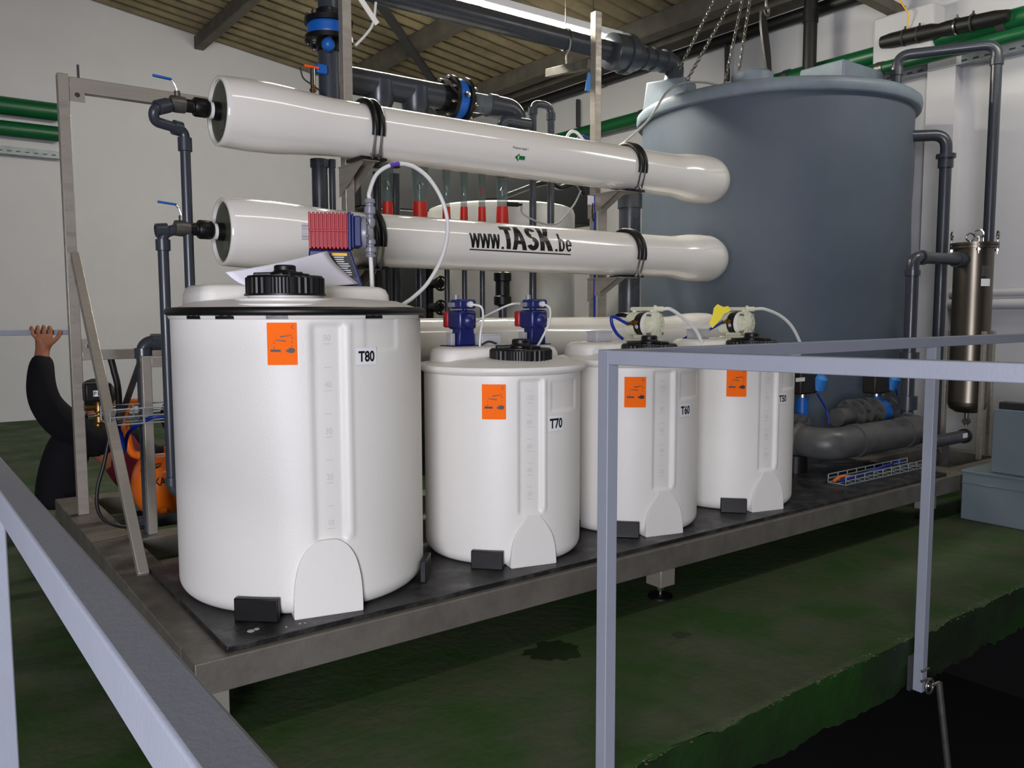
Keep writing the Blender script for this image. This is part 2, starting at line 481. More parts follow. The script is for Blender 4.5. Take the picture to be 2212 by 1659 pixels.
for (x, y) in ((.055, .06), (2.02, .1), (4.35, .1), (.12, 2.5), (2.02, 2.5), (3.9, 2.5), (5.45, .1)):
    lg = MB().box((x-.045, y-.045, -.2), (x+.045, y+.045, -BH)).build('leg', 'stainless', sk, bevel=.003)
    MB().cyl((x, y, FZ+.008), (x, y, -.2), .009, n=12).cyl((x, y, -.225), (x, y, -.212), .018, n=6).cyl((x, y, -.205), (x, y, -.2), .016, n=6).build('spindle', 'chrome', lg)
    MB().lathe([(.055, 0), (.055, .008), (.03, .014), (.012, .016)], (x, y, FZ), n=24).build('foot', 'black_rubber', lg)
# black deck sheet with blocks that hold the tanks
PT = .018
dk = thing('deck_sheet', 'black plastic deck sheet under the four white tanks, with holding blocks', 'deck sheet', (1.9, .5, 0))
MB().box((.10, .028, 0), (3.5, .98, PT)).build('sheet', 'deck_sheet', dk, bevel=.002)
MB().box((3.5, .028, 0), (4.45, .70, PT)).build('sheet', 'deck_sheet', dk, bevel=.002)

TANKS = [(.549, .518, .438), (1.386, .414, .325), (2.12, .414, .325), (2.86, .414, .325)]
def block(cx, cy, r, ang, wd, hh):
    a = radians(ang); u = Vector((-sin(a), cos(a), 0)); n_ = Vector((cos(a), sin(a), 0)); c = Vector((cx, cy, PT))+n_*(r+.004)
    mb = MB(); mb.prism([(-wd/2, 0), (wd/2, 0), (wd/2, hh), (-wd/2, hh)], c, u, Vector((0, 0, 1)), n_*.022)
    mb.build('holding_block', 'black_plastic', dk, bevel=.003)
block(*TANKS[0], -132, .145, .075); block(*TANKS[0], -40, .12, .08)
for t in TANKS[1:]:
    block(*t, -136, .125, .07); block(*t, -12, .1, .08)
for k in range(14):   # dried drips
    x, y = random.uniform(.3, .6), random.uniform(.05, .11)
for (x, y, r) in ((.20, .11, .012), (.22, .115, .009), (.345, .075, .004), (.36, .07, .003), (.30, .075, .0035)):
    MB().lathe([(r, 0), (r*.9, .0015), (r*.3, .002)], (x, y, PT), n=10).build('dried_drip', 'dried_salt', dk)


# =================================================================== DOSING TANKS
def sstep(a, b, x):
    t = max(0, min(1, (x-a)/(b-a))); return t*t*(3-2*t)
def tank_body(cx, cy, r, H, strip, foot, foot_h, emboss):
    """wall with a recessed gauge strip, an arched flat foot and a raised maker's panel."""
    sa, sb = map(radians, strip); fa, fb = map(radians, foot); fc = (fa+fb)/2; fw = (fb-fa)/2
    mb = MB(); na, nz = 360, 150; vs = []; fs = []
    rb = .05*r/.438+.01
    zs = []
    for j in range(nz+1): zs.append(H*j/nz)
    for j, z in enumerate(zs):
        base = r
        if z < rb: base = r-rb+sqrt(max(0, rb*rb-(rb-z)**2))
        for k in range(na):
            # angles packed on the visible front
            a = -pi/2+2*pi*(k/na)-pi
            da = a-(-pi/2)
            rr = base
            # gauge strip: recessed channel with a raised right lip
            if z > foot_h*.9:
                e = radians(1.2)
                ins = sstep(sa-e, sa+e, a)*(1-sstep(sb-e, sb+e, a))
                top = 1-sstep(H-.05, H-.03, z)
                rr -= .011*ins*sstep(foot_h*.95, foot_h*1.02, z)*top
                lip = max(0, 1-abs(a-(sb+radians(2.6)))/radians(2.4))
                rr += .006*lip*lip*(3-2*lip)*sstep(foot_h*.95, foot_h*1.1, z)*top
            if emboss:
                ea, eb, ez0, ez1 = radians(emboss[0]), radians(emboss[1]), emboss[2], emboss[3]
                q = sstep(ea-.02, ea+.02, a)*(1-sstep(eb-.02, eb+.02, a))*sstep(ez0-.008, ez0+.008, z)*(1-sstep(ez1-.008, ez1+.008, z))
                rr -= .004*q
            vs.append((cx+rr*cos(a), cy+rr*sin(a), PT+z))
    for j in range(nz):
        for k in range(na):
            k2 = (k+1) % na; fs.append((j*na+k, j*na+k2, (j+1)*na+k2, (j+1)*na+k))
    fs.append(tuple(reversed(range(na))))
    mb.add(vs, fs, True)
    return mb
ARCH = ((.97, 0), (1.0, .03), (.985, .3), (.93, .52), (.80, .74), (.58, .90), (.30, .985), (.04, 1.0))
BELL = ((.97, 0), (1.0, .03), (.97, .22), (.91, .42), (.78, .62), (.56, .80), (.38, .92), (.30, 1.0))
def tank_foot(cx, cy, r, foot, h, parent, shape=ARCH):
    fa, fb = map(radians, foot); fc = (fa+fb)/2; hw = r*sin((fb-fa)/2)
    n_ = Vector((cos(fc), sin(fc), 0)); u = Vector((-sin(fc), cos(fc), 0)); d0 = r*cos((fb-fa)/2)+.017
    ctl = spline([Vector((a, b, 0)) for a, b in shape], 6)
    right = [(hw*p.x, h*p.y) for p in ctl]
    pts = right+[(-a, b) for a, b in reversed(right)]
    o = MB().prism(pts, Vector((cx, cy, PT))+n_*(d0-.06), u, Vector((0, 0, 1)), n_*.06, smooth=True).build('tank_foot', 'tank_white', parent, bevel=.009, segs=4, angle=60)
    return o
def tank_top(cx, cy, r, H, rim_out, deck_h, plat_w, plat_y0, plat_h, dome=.02):
    """shoulder of the tank: rolled rim, gently domed lid and the raised pump platform at its back."""
    z = PT+H
    mb = MB()
    mb.lathe([(r-.01, -.03), (r+.004, -.022), (r+rim_out, -.012), (r+rim_out+.004, -.002), (r+rim_out, .008), (r-.01, .014),
              (r*.8, .014+dome*.7), (r*.45, .014+dome), (.001, .014+dome*1.05)], (cx, cy, z), n=96, caps=False)
    # platform outline: rounded rectangle cut by the tank's circle
    def outline(inset):
        pts = []
        R = r*.93-inset; hw = min(plat_w-inset, R)
        y0_ = cy+plat_y0+inset
        rc = .05
        pts += [(cx-hw+rc, y0_), (cx+hw-rc, y0_)]
        for k in range(1, 6):
            a = -pi/2+pi/2*k/5; pts.append((cx+hw-rc+rc*cos(a), y0_+rc+rc*sin(a)))
        ystart = cy+sqrt(max(.0001, R*R-hw*hw))
        if ystart < y0_+rc: ystart = y0_+rc+.01
        a_s = atan2(ystart-cy, hw)
        for k in range(0, 25):
            a = a_s+(pi-2*a_s)*k/24; pts.append((cx+R*cos(a), cy+R*sin(a)))
        for k in range(0, 5):
            a = pi+pi/2*k/5; pts.append((cx-hw+rc+rc*cos(a), y0_+rc+rc*sin(a)))
        return pts
    levels = [(0, 0), (.004, plat_h*.6), (.012, plat_h*.85), (.028, plat_h*.97), (.05, plat_h)]
    rings = [[(x, y, z+deck_h+h) for x, y in outline(i)] for i, h in levels]
    n = len(rings[0]); vs = [p for rg in rings for p in rg]; fs = []
    for i in range(len(rings)-1):
        for k in range(n):
            k2 = (k+1) % n; fs.append((i*n+k, i*n+k2, (i+1)*n+k2, (i+1)*n+k))
    fs.append(tuple((len(rings)-1)*n+k for k in range(n)))
    mb.add(vs, fs, True)
    return mb
def screw_cap(x, y, z, r, parent, h=.066):
    o = MB()
    n = 72; prof = []
    vs = []; fs = []
    # ribbed skirt
    for (hh, amp) in ((0, .0), (.006, .0), (.007, 1), (h-.008, 1), (h-.002, .4), (h, 0)):
        for k in range(n*2):
            a = 2*pi*k/(n*2); q = (k % 4 < 2)
            rr = r*(1.02 if hh <= .006 else (.985 if q else .955)) if hh < h-.003 else r*.93
            vs.append((x+rr*cos(a), y+rr*sin(a), z+hh))
    N = n*2
    for i in range(5):
        for k in range(N): k2 = (k+1) % N; fs.append((i*N+k, i*N+k2, (i+1)*N+k2, (i+1)*N+k))
    fs.append(tuple(5*N+k for k in range(N))); fs.append(tuple(reversed(range(N))))
    o.add(vs, fs, False)
    c = o.build('screw_cap', 'black_plastic', parent, angle=25)
    k_ = MB().lathe([(.05, h-.002), (.05, h+.012), (.036, h+.016), (.036, h+.032), (.032, h+.037), (.001, h+.038)], (x, y, z), n=32)
    for q in range(3):
        a = 2*pi*q/3+.5; d = Vector((cos(a), sin(a), 0))
        k_.beam(Vector((x, y, z+h+.006))+d*.03, Vector((x, y, z+h+.004))+d*.1, .05, .014)
    k_.build('cap_knob', 'black_plastic', c, bevel=.004)
    MB().lathe([(r*.93, -.035), (r*.93, 0), (r*.9, .002)], (x, y, z), n=64, caps=False).build('cap_neck', 'tank_white', parent)
    return c
def hazard_label(parent, cx, cy, r, px0, py0, px1, py1):
    a0, z0 = zcyl(px0, py0, cx, cy, r); a1, z1 = zcyl(px1, py1, cx, cy, r)
    W_ = 1.0; Hh = 1.36
    def fn(lift):
        def g(u, v):
            a = a0+(a1-a0)*u; z = z1+(z0-z1)*v/Hh; q = r+lift
            return (cx+q*cos(a), cy+q*sin(a), z)
        return g
    n = 12; vs = [(i/n, j*Hh/2) for j in range(3) for i in range(n+1)]
    fs = [(j*(n+1)+i, j*(n+1)+i+1, (j+1)*(n+1)+i+1, (j+1)*(n+1)+i) for j in range(2) for i in range(n)]
    lb = mapped('hazard_label', vs, fs, fn(.0012), 'orange_label', parent)
    lb['label'] = 'orange corrosive warning sticker'
    # pictogram
    V = []; Fc = []
    def poly(p): n0 = len(V); V.extend(p); Fc.append(tuple(range(n0, n0+len(p))))
    def bar(xa, ya, xb, yb, t0, t1=None):
        t1 = t1 or t0; poly([(xa, ya-t0/2), (xb, yb-t1/2), (xb, yb+t1/2), (xa, ya+t0/2)])
    bar(.44, .90, .82, .95, .035, .018); bar(.25, .80, .62, .765, .015, .038)
    bar(.46, .925, .80, .985, .008); bar(.27, .83, .60, .80, .008)
    for (x, y, s_) in ((.84, .87, .022), (.83, .73, .018), (.82, .60, .016), (.24, .70, .016), (.235, .58, .014), (.24, .52, .02)):
        poly([(x-s_, y), (x-s_*.5, y-s_*1.1), (x+s_*.5, y-s_*1.1), (x+s_, y), (x, y+s_*2)])
    poly([(.11, .42), (.45, .42), (.45, .50), (.29, .50), (.25, .475), (.21, .50), (.11, .50)])
    poly([(.60, .44), (.70, .40), (.80, .38), (.90, .40), (.93, .46), (.90, .53), (.78, .55), (.68, .53), (.74, .50), (.58, .50), (.66, .47)])
    mapped('pictogram', [(a, b) for a, b in V], Fc, fn(.0022), 'ink', lb)
    tv, tf = text2d('C', .16, .01)
    mapped('letter', [(.86+a, 1.17+b) for a, b, _ in tv], tf, fn(.0022), 'ink', lb)
    return lb
def number_label(parent, cx, cy, r, box, txt):
    px0, py0, px1, py1 = box
    a0, z0 = zcyl(px0, py0, cx, cy, r); a1, z1 = zcyl(px1, py1, cx, cy, r)
    wv = r*(a1-a0); hv = z0-z1
    def fn(lift):
        def g(u, v): a = a0+u/r; q = r+lift; return (cx+q*cos(a), cy+q*sin(a), z1+v)
        return g
    n = 8; vs = [(wv*i/n, hv*j) for j in range(2) for i in range(n+1)]
    fs = [(i, i+1, n+2+i, n+1+i) for i in range(n)]
    lb = mapped('number_label', vs, fs, fn(.0014), 'label_white', parent); lb['label'] = 'white sticker reading %s' % txt
    tv, tf = text2d(txt, hv*.86, .030, .80)
    wt = max(v[0] for v in tv)-min(v[0] for v in tv); s_ = min(1, wv*.9/wt)
    mapped('lettering', [(wv/2+a*s_, hv*.2+b) for a, b, _ in tv], tf, fn(.0024), 'ink', lb)
def gauge_marks(parent, cx, cy, r, ac, z0, z1, n, txt):
    rr = r-.0100; fn = lambda u, v: (cx+rr*cos(ac+u/r), cy+rr*sin(ac+u/r), v)
    for k in range(n):
        z = z0+(z1-z0)*k/(n-1)
        mapped('gauge_mark', [(-.012, z), (.012, z), (.012, z+.0022), (-.012, z+.0022)], [(0, 1, 2, 3)], fn, 'gauge_ink', parent)
        if k % 2 == 0:
            tv, tf = text2d(str(txt*(k//2+1)), .026, 0, .9)
            mapped('gauge_number', [(a, z+.012+b) for a, b, _ in tv], tf, fn, 'gauge_ink', parent)
mat('gauge_ink', (198, 196, 186), .6)

# ---- T80, the big one
cx, cy, r = TANKS[0]
t80 = thing('dosing_tank', 'largest white plastic dosing tank with black rim band, marked T80', 'tank', (cx, cy, PT), None)
H80 = .985
b = tank_body(cx, cy, r, H80, (-107.5, -94.8), (-117.6, -88), .245, (-84, -66, .86, .975)).build('body', 'tank_white', t80, angle=60)
tank_top(cx, cy, r, H80, .008, .012, .36, -.06, .085, .035).build('lid', 'tank_white', t80, angle=50)
MB().tube([(cx+(r+.004)*cos(2*pi*k/120), cy+(r+.004)*sin(2*pi*k/120), PT+H80+.002) for k in range(120)], .0145, 12, closed=True).build('rim_band', 'black_rubber', t80)
for a in (-160, -143, -121, -80, -40):
    a = radians(a); mb = MB(); n = 10; vs = []; dw = .075
    for i in range(n+1):
        q = a-dw+2*dw*i/n
        for rr_, z in ((r+.001, -.022), (r+.008, -.022), (r+.008, 0), (r+.001, 0)): vs.append((cx+rr_*cos(q), cy+rr_*sin(q), PT+H80+z))
    fs = [(i*4+k, i*4+(k+1) % 4, (i+1)*4+(k+1) % 4, (i+1)*4+k) for i in range(n) for k in range(4)]+[(0, 1, 2, 3), (n*4+3, n*4+2, n*4+1, n*4)]
    mb.add(vs, fs); mb.build('rim_clip', 'black_rubber', t80)
cp = P(617, 638, Y=.33)
screw_cap(cp.x, cp.y, cp.z-.002, .131, t80)
MB().lathe([(.19, -.045), (.19, -.03), (.165, -.02), (.165, -.012), (.12, -.01)], (cp.x, cp.y, cp.z), n=64, caps=False).build('cap_neck', 'tank_white', t80)
hazard_label(t80, cx, cy, r, 576, 697, 643, 788)
number_label(t80, cx, cy, r, (768, 752, 813, 786), 'T80')
tank_foot(cx, cy, r, (-117.6, -88), .25, t80)
gauge_marks(t80, cx, cy, r, radians(-101), .30, .90, 9, 10)

# ---- T70 and its two copies
cx, cy, r = TANKS[1]
t70 = thing('dosing_tank', 'white plastic dosing tank marked T70 under two blue pumps', 'tank', (cx, cy, PT), 'smaller white dosing tanks')
H70 = .765
STRIP = (-114.5, -98.5); FOOT = (-121.5, -87.)
tank_body(cx, cy, r, H70, STRIP, FOOT, .21, (-90, -62, .60, .715)).build('body', 'tank_white', t70, angle=60)
tank_top(cx, cy, r, H70, .024, .006, .29, -.05, .07, .022).build('lid', 'tank_white', t70, angle=50)
cp7 = P(1125, 785, Y=.27)
screw_cap(cp7.x, cp7.y, cp7.z-.004, .128, t70)
tank_foot(cx, cy, r, FOOT, .20, t70, BELL)
gauge_marks(t70, cx, cy, r, radians(-106.5), .28, .70, 10, 20)
off60 = (TANKS[2][0]-cx, 0, 0); off50 = (TANKS[3][0]-cx, 0, 0)
t60 = dup(t70, off60, 'white plastic dosing tank marked T60 seen through the railing beside its post')
t50 = dup(t70, off50, 'white plastic dosing tank marked T50, farthest right of the four')
hazard_label(t70, cx, cy, r, 1041, 830, 1093, 906)
number_label(t70, cx, cy, r, (1184, 899, 1216, 928), 'T70')
cx, cy, r = TANKS[2]
hazard_label(t60, cx, cy, r, 1349, 814, 1395, 880); number_label(t60, cx, cy, r, (1468, 873, 1490, 898), 'T60')
cx, cy, r = TANKS[3]
hazard_label(t50, cx, cy, r, 1570, 795, 1612, 857); number_label(t50, cx, cy, r, (1680, 850, 1699, 871), 'T50')

# =================================================================== PRESSURE VESSELS
VY, VR, VB = 1.38, .133, .157
VZ = (1.883, 1.360, .838)
XL, XR = .545, 3.93
def vessel(z, name_label, text=None):
    t = thing('pressure_vessel', name_label, 'pressure vessel', (2.2, VY, z), 'white pressure vessels on the steel frame')
    prof = []
    # open left mouth, bell, neck, long body, neck, bell, rounded right end
    prof = [(.132, .045), (.132, .004), (.136, 0), (.146, 0), (.150, .004)]
    L = XR-XL
    for k in range(1, 8): prof.append((.150+(VB-.150)*sin(pi/2*k/7), .004+.02*k))
    for k in range(1, 15):
        q = k/14; prof.append((VB-(VB-VR)*(q*q*(3-2*q)), .19+.40*q))
    prof.append((VR, L-.52))
    for k in range(1, 11):
        q = k/10; prof.append((VR+(VB-.002-VR)*(q*q*(3-2*q)), L-.52+.24*q))
    for k in range(1, 4): prof.append((VB-.002+.002*sin(pi*k/4), L-.28+.03*k))
    for k in range(1, 15):
        a = pi/2*k/14; prof.append((.03+(VB-.03)*cos(a)**.8 if k < 14 else .001, L-.16+.16*sin(a)))
    MB().lathe(prof, (XL, VY, z), (1, 0, 0), n=72, caps=False).build('shell', 'vessel_white', t, angle=50)
    e = MB().lathe([(.001, -.004), (.110, -.004), (.114, 0), (.131, 0), (.131, .02)], (XL+.014, VY, z), (1, 0, 0), n=56, caps=False).build('end_cap', 'end_cap', t)
    MB().box((XL+.007, VY-.055, z-.085), (XL+.0095, VY-.01, z-.045)).build('rating_plate', 'galvanised', e)
    MB().cyl((XL-.02, VY, z), (XL+.03, VY, z), .04, n=32).build('port', 'black_plastic', t)
    MB().cyl((XL-.032, VY, z), (XL-.02, VY, z), .036, n=32).build('port_ring', 'vessel_rim', t)
    return t
def strap(t, x, z):
    """black sleeved band over the vessel, closed by bolts below."""
    for dx in (-.0175, .0175):
        pts = []
        for k in range(41):
            a = radians(-158+228*k/40+ -0)  # from behind over the top to the front
            a = radians(200-232*k/40)
            pts.append((x+dx, VY-(VR+.008)*cos(a)*1.0, z+(VR+.008)*sin(a)))
        pts = [(x+dx, VY+ (VR+.012)*cos(radians(-20+216*k/40)), z+(VR+.012)*sin(radians(-20+216*k/40))) for k in range(41)]
        MB().tube(pts, .0165, 10).build('strap', 'black_rubber', t, label='black sleeved strap')
        e = Vector(pts[-1])
        q = MB().tube([e, e+Vector((0, .012, -.04)), (x+dx, VY-.105, z-VR-.01)], .006, 8)
        q.cyl((x+dx, VY-.105, z-VR-.005), (x+dx, VY-.105, z-VR+.012), .012, n=6)
        q.build('strap_bolt', 'chrome', t)
v1 = vessel(VZ[0], 'topmost long white pressure vessel with a small green arrow')
v2 = vessel(VZ[1], 'middle long white pressure vessel lettered with a web address')
v3 = vessel(VZ[2], 'lowest long white pressure vessel, half hidden behind the tanks')
UX = []   # uprights
UY = 1.57
ux1 = P(748, 200, Y=UY).x; ux2 = P(1287, 200, Y=UY).x
sx1 = xcyl(816, 280, VY, VZ[0], VR)[0]; sx2 = xcyl(1386, 370, VY, VZ[0], VR)[0]
for t, z in ((v1, VZ[0]), (v2, VZ[1]), (v3, VZ[2])):
    strap(t, sx1, z); strap(t, sx2, z)
def vsurf(zc, r_):
    def g(x, ph): return (x, VY-r_*cos(ph), zc+r_*sin(ph))
    return g
def vessel_text(t, zc, txt, px, py, size, bold, sx, name='lettering', m='letter_black', align='CENTER', shear=0.):
    X0, ph0 = xcyl(px, py, VY, zc, VR); rr = VR+.0012
    tv, tf = text2d(txt, size, bold, sx, align, shear)
    return mapped(name, [(X0+a, ph0+b/VR) for a, b, _ in tv], tf, vsurf(zc, rr), m, t)
vessel_text(v1, VZ[0], 'Pressure vessel 1', 1125, 323, .019, .008, .8)
vessel_text(v2, VZ[1], 'Pressure vessel 2', 1130, 487, .019, .008, .8)
X0, ph0 = xcyl(1112, 339, VY, VZ[0], VR); X1, _ = xcyl(1134, 341, VY, VZ[0], VR); L = X1-X0
mapped('arrow', [(X0+a*L, ph0+b*L/VR) for a, b in ((0, 0), (.42, .32), (.42, .15), (1, .15), (1, -.15), (.42, -.15), (.42, -.32))], [(0, 1, 2, 3, 4, 5, 6)], vsurf(VZ[0], VR+.0012), 'arrow_green', v1)
# web address: spans px 1015..1236
def glyph_strokes(g, tx, ty):
    """strokes of a letter in a unit box, tx and ty the stroke widths as fractions of its width and height; returns quads."""
    Q = []
    def bar(x0_, y0_, x1_, y1_, ha=tx/2):      # slanted bar cut level at both ends
        Q.append([(x0_-ha, y0_), (x0_+ha, y0_), (x1_+ha, y1_), (x1_-ha, y1_)])
    def rect(a, b, c, d): Q.append([(a, b), (c, b), (c, d), (a, d)])
    def arc(cx_, cy_, rx, ry, a0_, a1_, n=14):
        for k in range(n):
            p, q = radians(a0_+(a1_-a0_)*k/n), radians(a0_+(a1_-a0_)*(k+1)/n)
            ix, iy = rx-tx, ry-ty
            Q.append([(cx_+rx*cos(p), cy_+ry*sin(p)), (cx_+rx*cos(q), cy_+ry*sin(q)), (cx_+ix*cos(q), cy_+iy*sin(q)), (cx_+ix*cos(p), cy_+iy*sin(p))])
    if g == 'T': rect(0, 1-ty, 1, 1); rect(.5-tx/2, 0, .5+tx/2, 1-ty)
    elif g == 'A': bar(tx*.5, 0, .5-tx*.0, 1, tx*.52); bar(1-tx*.5, 0, .5+tx*.0, 1, tx*.52); rect(.25, .22, .75, .22+ty*.85)
    elif g == 'K': rect(0, 0, tx, 1); bar(1-tx*.6, 0, .5-tx*.3, .58, tx*.58); bar(tx*.9, .36, 1-tx*.62, 1, tx*.55)
    elif g == 'S':
        arc(.5, .73, .47, .27, 20, 270); arc(.5, .27+ty*.0, .5, .27, -160, 90)
    elif g == 'w':
        for a, b in ((.0, .27), (.5, .27), (.5, .73), (1., .73)):
            xa = a+(tx*.5 if a == 0 else (-tx*.5 if a == 1. else 0)); bar(b, 0, xa, 1)
    elif g == '.': rect(0, 0, 1, 1)
    elif g == 'b': rect(0, 0, tx, 1); arc(.5, .34, .5, .34, 0, 360, 24)
    elif g == 'e': arc(.5, .5, .5, .5, 12, 325, 26); rect(tx*.6, .5-ty*.45, .96, .5+ty*.45)
    return Q
# web address on the middle vessel: (letter, left, right, baseline, top, stroke in px)
for g, xa_p, xb_p, yb_p, yt_p, sw, shh in (('w', 1015, 1038, 535, 504, 4.6, 4), ('w', 1037, 1060, 536, 505, 4.6, 4), ('w', 1059, 1081, 537, 506, 4.6, 4), ('.', 1083, 1088, 538, 533, 5, 5),
        ('T', 1086, 1111, 538, 491, 9.5, 9), ('A', 1107, 1138, 540, 492, 9, 8), ('S', 1138, 1164, 541, 494, 9.5, 8.5), ('K', 1167, 1195, 542, 495, 9.5, 9),
        ('.', 1199, 1204, 543, 538, 5, 5), ('b', 1207, 1220, 543.5, 506, 4.4, 4.2), ('e', 1222, 1235, 544, 518, 4.4, 4)):
    Xa, pa = xcyl(xa_p, yb_p, VY, VZ[1], VR); Xb, _ = xcyl(xb_p, yb_p, VY, VZ[1], VR); _, pt_ = xcyl((xa_p+xb_p)/2, yt_p, VY, VZ[1], VR); _, pa = xcyl((xa_p+xb_p)/2, yb_p, VY, VZ[1], VR)
    vs = []; fs = []
    for q in glyph_strokes(g, sw/(xb_p-xa_p), shh/(yb_p-yt_p)):
        hh_ = max(p[1] for p in q)-min(p[1] for p in q); m_ = max(1, int(hh_*6))
        # subdivide tall quads so that they follow the curved wall
        for k in range(m_):
            n0 = len(vs); t0, t1 = k/m_, (k+1)/m_
            l = lambda A, B, t: (A[0]+(B[0]-A[0])*t, A[1]+(B[1]-A[1])*t)
            vs += [l(q[0], q[3], t0), l(q[1], q[2], t0), l(q[1], q[2], t1), l(q[0], q[3], t1)]; fs.append((n0, n0+1, n0+2, n0+3))
    mapped('lettering', [(Xa+(Xb-Xa)*a, pa+(pt_-pa)*b) for a, b in vs], fs, vsurf(VZ[1], VR+.0012), 'letter_black', v2)
Xa, pa = xcyl(1014, 541, VY, VZ[1], VR); Xb, pb = xcyl(1233, 549, VY, VZ[1], VR); pm = (pa+pb)/2
mapped('underline', [(Xa, pm-.012), (Xb, pm-.012), (Xb, pm+.035), (Xa, pm+.035)], [(0, 1, 2, 3)], vsurf(VZ[1], VR+.0012), 'letter_black', v2)

# =================================================================== SUPPORT FRAME
fr = thing('support_frame', 'stainless steel frame of uprights and brackets holding the pressure vessels', 'frame', (ux1, UY, 0))
def upright(x, y, z0, z1, w_=.05, name='upright'):
    return MB().box((x-w_/2, y-w_/2, z0), (x+w_/2, y+w_/2, z1)).build(name, 'stainless', fr, bevel=.003)
upright(ux1, UY, 0, roofz(ux1)-.3)
ztop = P(1287, 26, Y=UY).z
upright(ux2, UY, 0, ztop)
for ux, sx in ((ux1, sx1), (ux2, sx2)):
    for z in VZ[:2]:
        zb = z-VR-.012
        # cantilever arm out to the strap, deep at its root and tapering
        mb = MB()
        w_ = .05
        mb.prism([(0, 0), (.26, -.0), (.26, -.012), (0, -.15)], (ux-.035, UY+.03, zb), (0, -1, 0), (0, 0, 1), (.004, 0, 0))
        mb.prism([(0, 0), (.26, -.0), (.26, -.012), (0, -.15)], (ux+.031, UY+.03, zb), (0, -1, 0), (0, 0, 1), (.004, 0, 0))
        mb.box((min(ux, sx)-.04, UY-.26, zb-.005), (max(ux, sx)+.04, UY+.03, zb+.001))
        mb.build('bracket', 'stainless', fr)
        MB().box((sx-.07, UY-.28, zb), (sx+.07, UY-.12, zb+.012)).build('saddle_pad', 'black_rubber', fr)
MB().box((ux2+.027, UY-.02, .72), (ux2+.085, UY-.014, 1.73)).build('side_plate', 'stainless', fr)
# white plate behind the left upright
lp = thing('portal_frame', 'stainless portal frame with sloping brace at the left end of the skid', 'frame', (.07, 2.17, 0))
def lbar(a, b, w_=.05, h_=.05, name='frame_bar', m='stainless', up=(0, 0, 1)): return MB().beam(a, b, w_, h_, up).build(name, m, lp, bevel=.003)
LZ = 2.14
lbar((.065, 2.17, 0), (.065, 2.17, LZ), name='post', up=(0, 1, 0))
lbar((.09, 2.17, LZ-.045), (1.5, 2.17, LZ-.045), .05, .07)
zl = P(250, 765, Y=2.17).z
lbar((.09, 2.17, zl), (1.5, 2.17, zl))
bt = P(150, 548, Y=2.1)
lbar((.075, 2.13, bt.z), (.075, .95, -.0), .040, .036, name='brace', up=(0, 1, 0))
for (px, py) in ((165, 205), (176, 748)):
    c = P(px, py, Y=2.14); g = MB().box((.09, 2.143, c.z-.03), (.155, 2.148, c.z+.035)).build('gusset_plate', 'stainless', lp)
    MB().cyl((.12, 2.135, c.z), (.12, 2.143, c.z), .012, n=6).build('bolt', 'chrome', g)
ant = P(168, 140, Y=2.17); MB().cyl((ant.x, 2.17, LZ-.01), (ant.x, 2.17, ant.z), .006, n=8).build('threaded_stud', 'dark_steel', lp)
# lower support rail standing in front of the compressor
zp = P(312, 772, Y=UY).z
lr = thing('pipe_support', 'shorter stainless support post with a crossbar, left of tank T80', 'support', (.25, UY, 0))
MB().box((.232, UY-.02, 0), (.272, UY+.02, zp)).build('post', 'stainless', lr, bevel=.003)
MB().box((.232, UY-.02, zp), (1.0, UY+.02, zp+.006)).box((.272, UY-.02, zp-.045), (1.0, UY+.02, zp)).build('crossbar', 'stainless', lr, bevel=.002)
MB().beam((.235, UY+.02, zp-.02), (.16, UY+.33, zp-.42), .03, .005).build('stay', 'galvanised', lr)

# =================================================================== PIPING, LEFT END
def pipe(name, pts, r_, label, cat='pipe', m='pvc', bend=.06, collars=(), group=None, parts=None, caps=True):
    """a pipe run: body swept along pts; a collar part (socket, union) at each given (point, direction, radius, length)."""
    o = thing(name, label, cat, pts[0], group)
    MB().tube(route(pts, bend), r_, 20).build('pipe_run', m, o)
    for (c, d, rr, ln) in collars:
        c, d = Vector(c), Vector(d).normalized()
        MB().lathe([(r_*.98, -ln/2), (rr, -ln/2+.002), (rr, ln/2-.002), (r_*.98, ln/2)], c, d, n=28, caps=False).build('socket', m, o)
    return o
PR = .0215
def union(o, p, d, r1=.04, ln=.07, m='black_plastic'):
    p, d = Vector(p), Vector(d).normalized()
    prof = [(.026, -ln/2-.02), (.03, -ln/2), (r1*.9, -ln/2), (r1, -ln/2+.008), (r1, ln/2-.008), (r1*.9, ln/2), (.03, ln/2), (.026, ln/2+.02)]
    mb = MB().lathe(prof, p, d, n=12); return mb.build('union', m, o, bevel=.002)
def ball_valve(name, z, label, dirdown):
    o = thing(name, label, 'valve', (.3, VY, z), 'ball valves on the pressure vessel ports')
    union(o, (XL-.07, VY, z), (1, 0, 0), .042, .06)
    MB().cyl((XL-.135, VY, z), (XL-.1, VY, z), .028, n=20).build('adaptor', 'black_plastic', o)
    b_ = MB().lathe([(.022, -.035), (.034, -.03), (.036, 0), (.034, .03), (.022, .035)], (XL-.165, VY, z), (1, 0, 0), n=10).cyl((XL-.165, VY, z), (XL-.165, VY, z+.055), .013, n=12).build('valve_body', 'galvanised', o)
    hnd = MB().tube(route([(XL-.165, VY, z+.055), (XL-.175, VY, z+.085), (XL-.19, VY, z+.1)], .01), .004, 8).build('stem', 'chrome', o)
    MB().beam((XL-.185, VY, z+.1), (XL-.26, VY+.01, z+.108), .018, .009).build('handle', 'handle_blue', o, bevel=.003)
    return o
ball_valve('ball_valve', VZ[0]+.005, 'blue-handled ball valve on the topmost pressure vessel', 1)
ball_valve('ball_valve', VZ[1]+.005, 'blue-handled ball valve on the middle pressure vessel', 1)
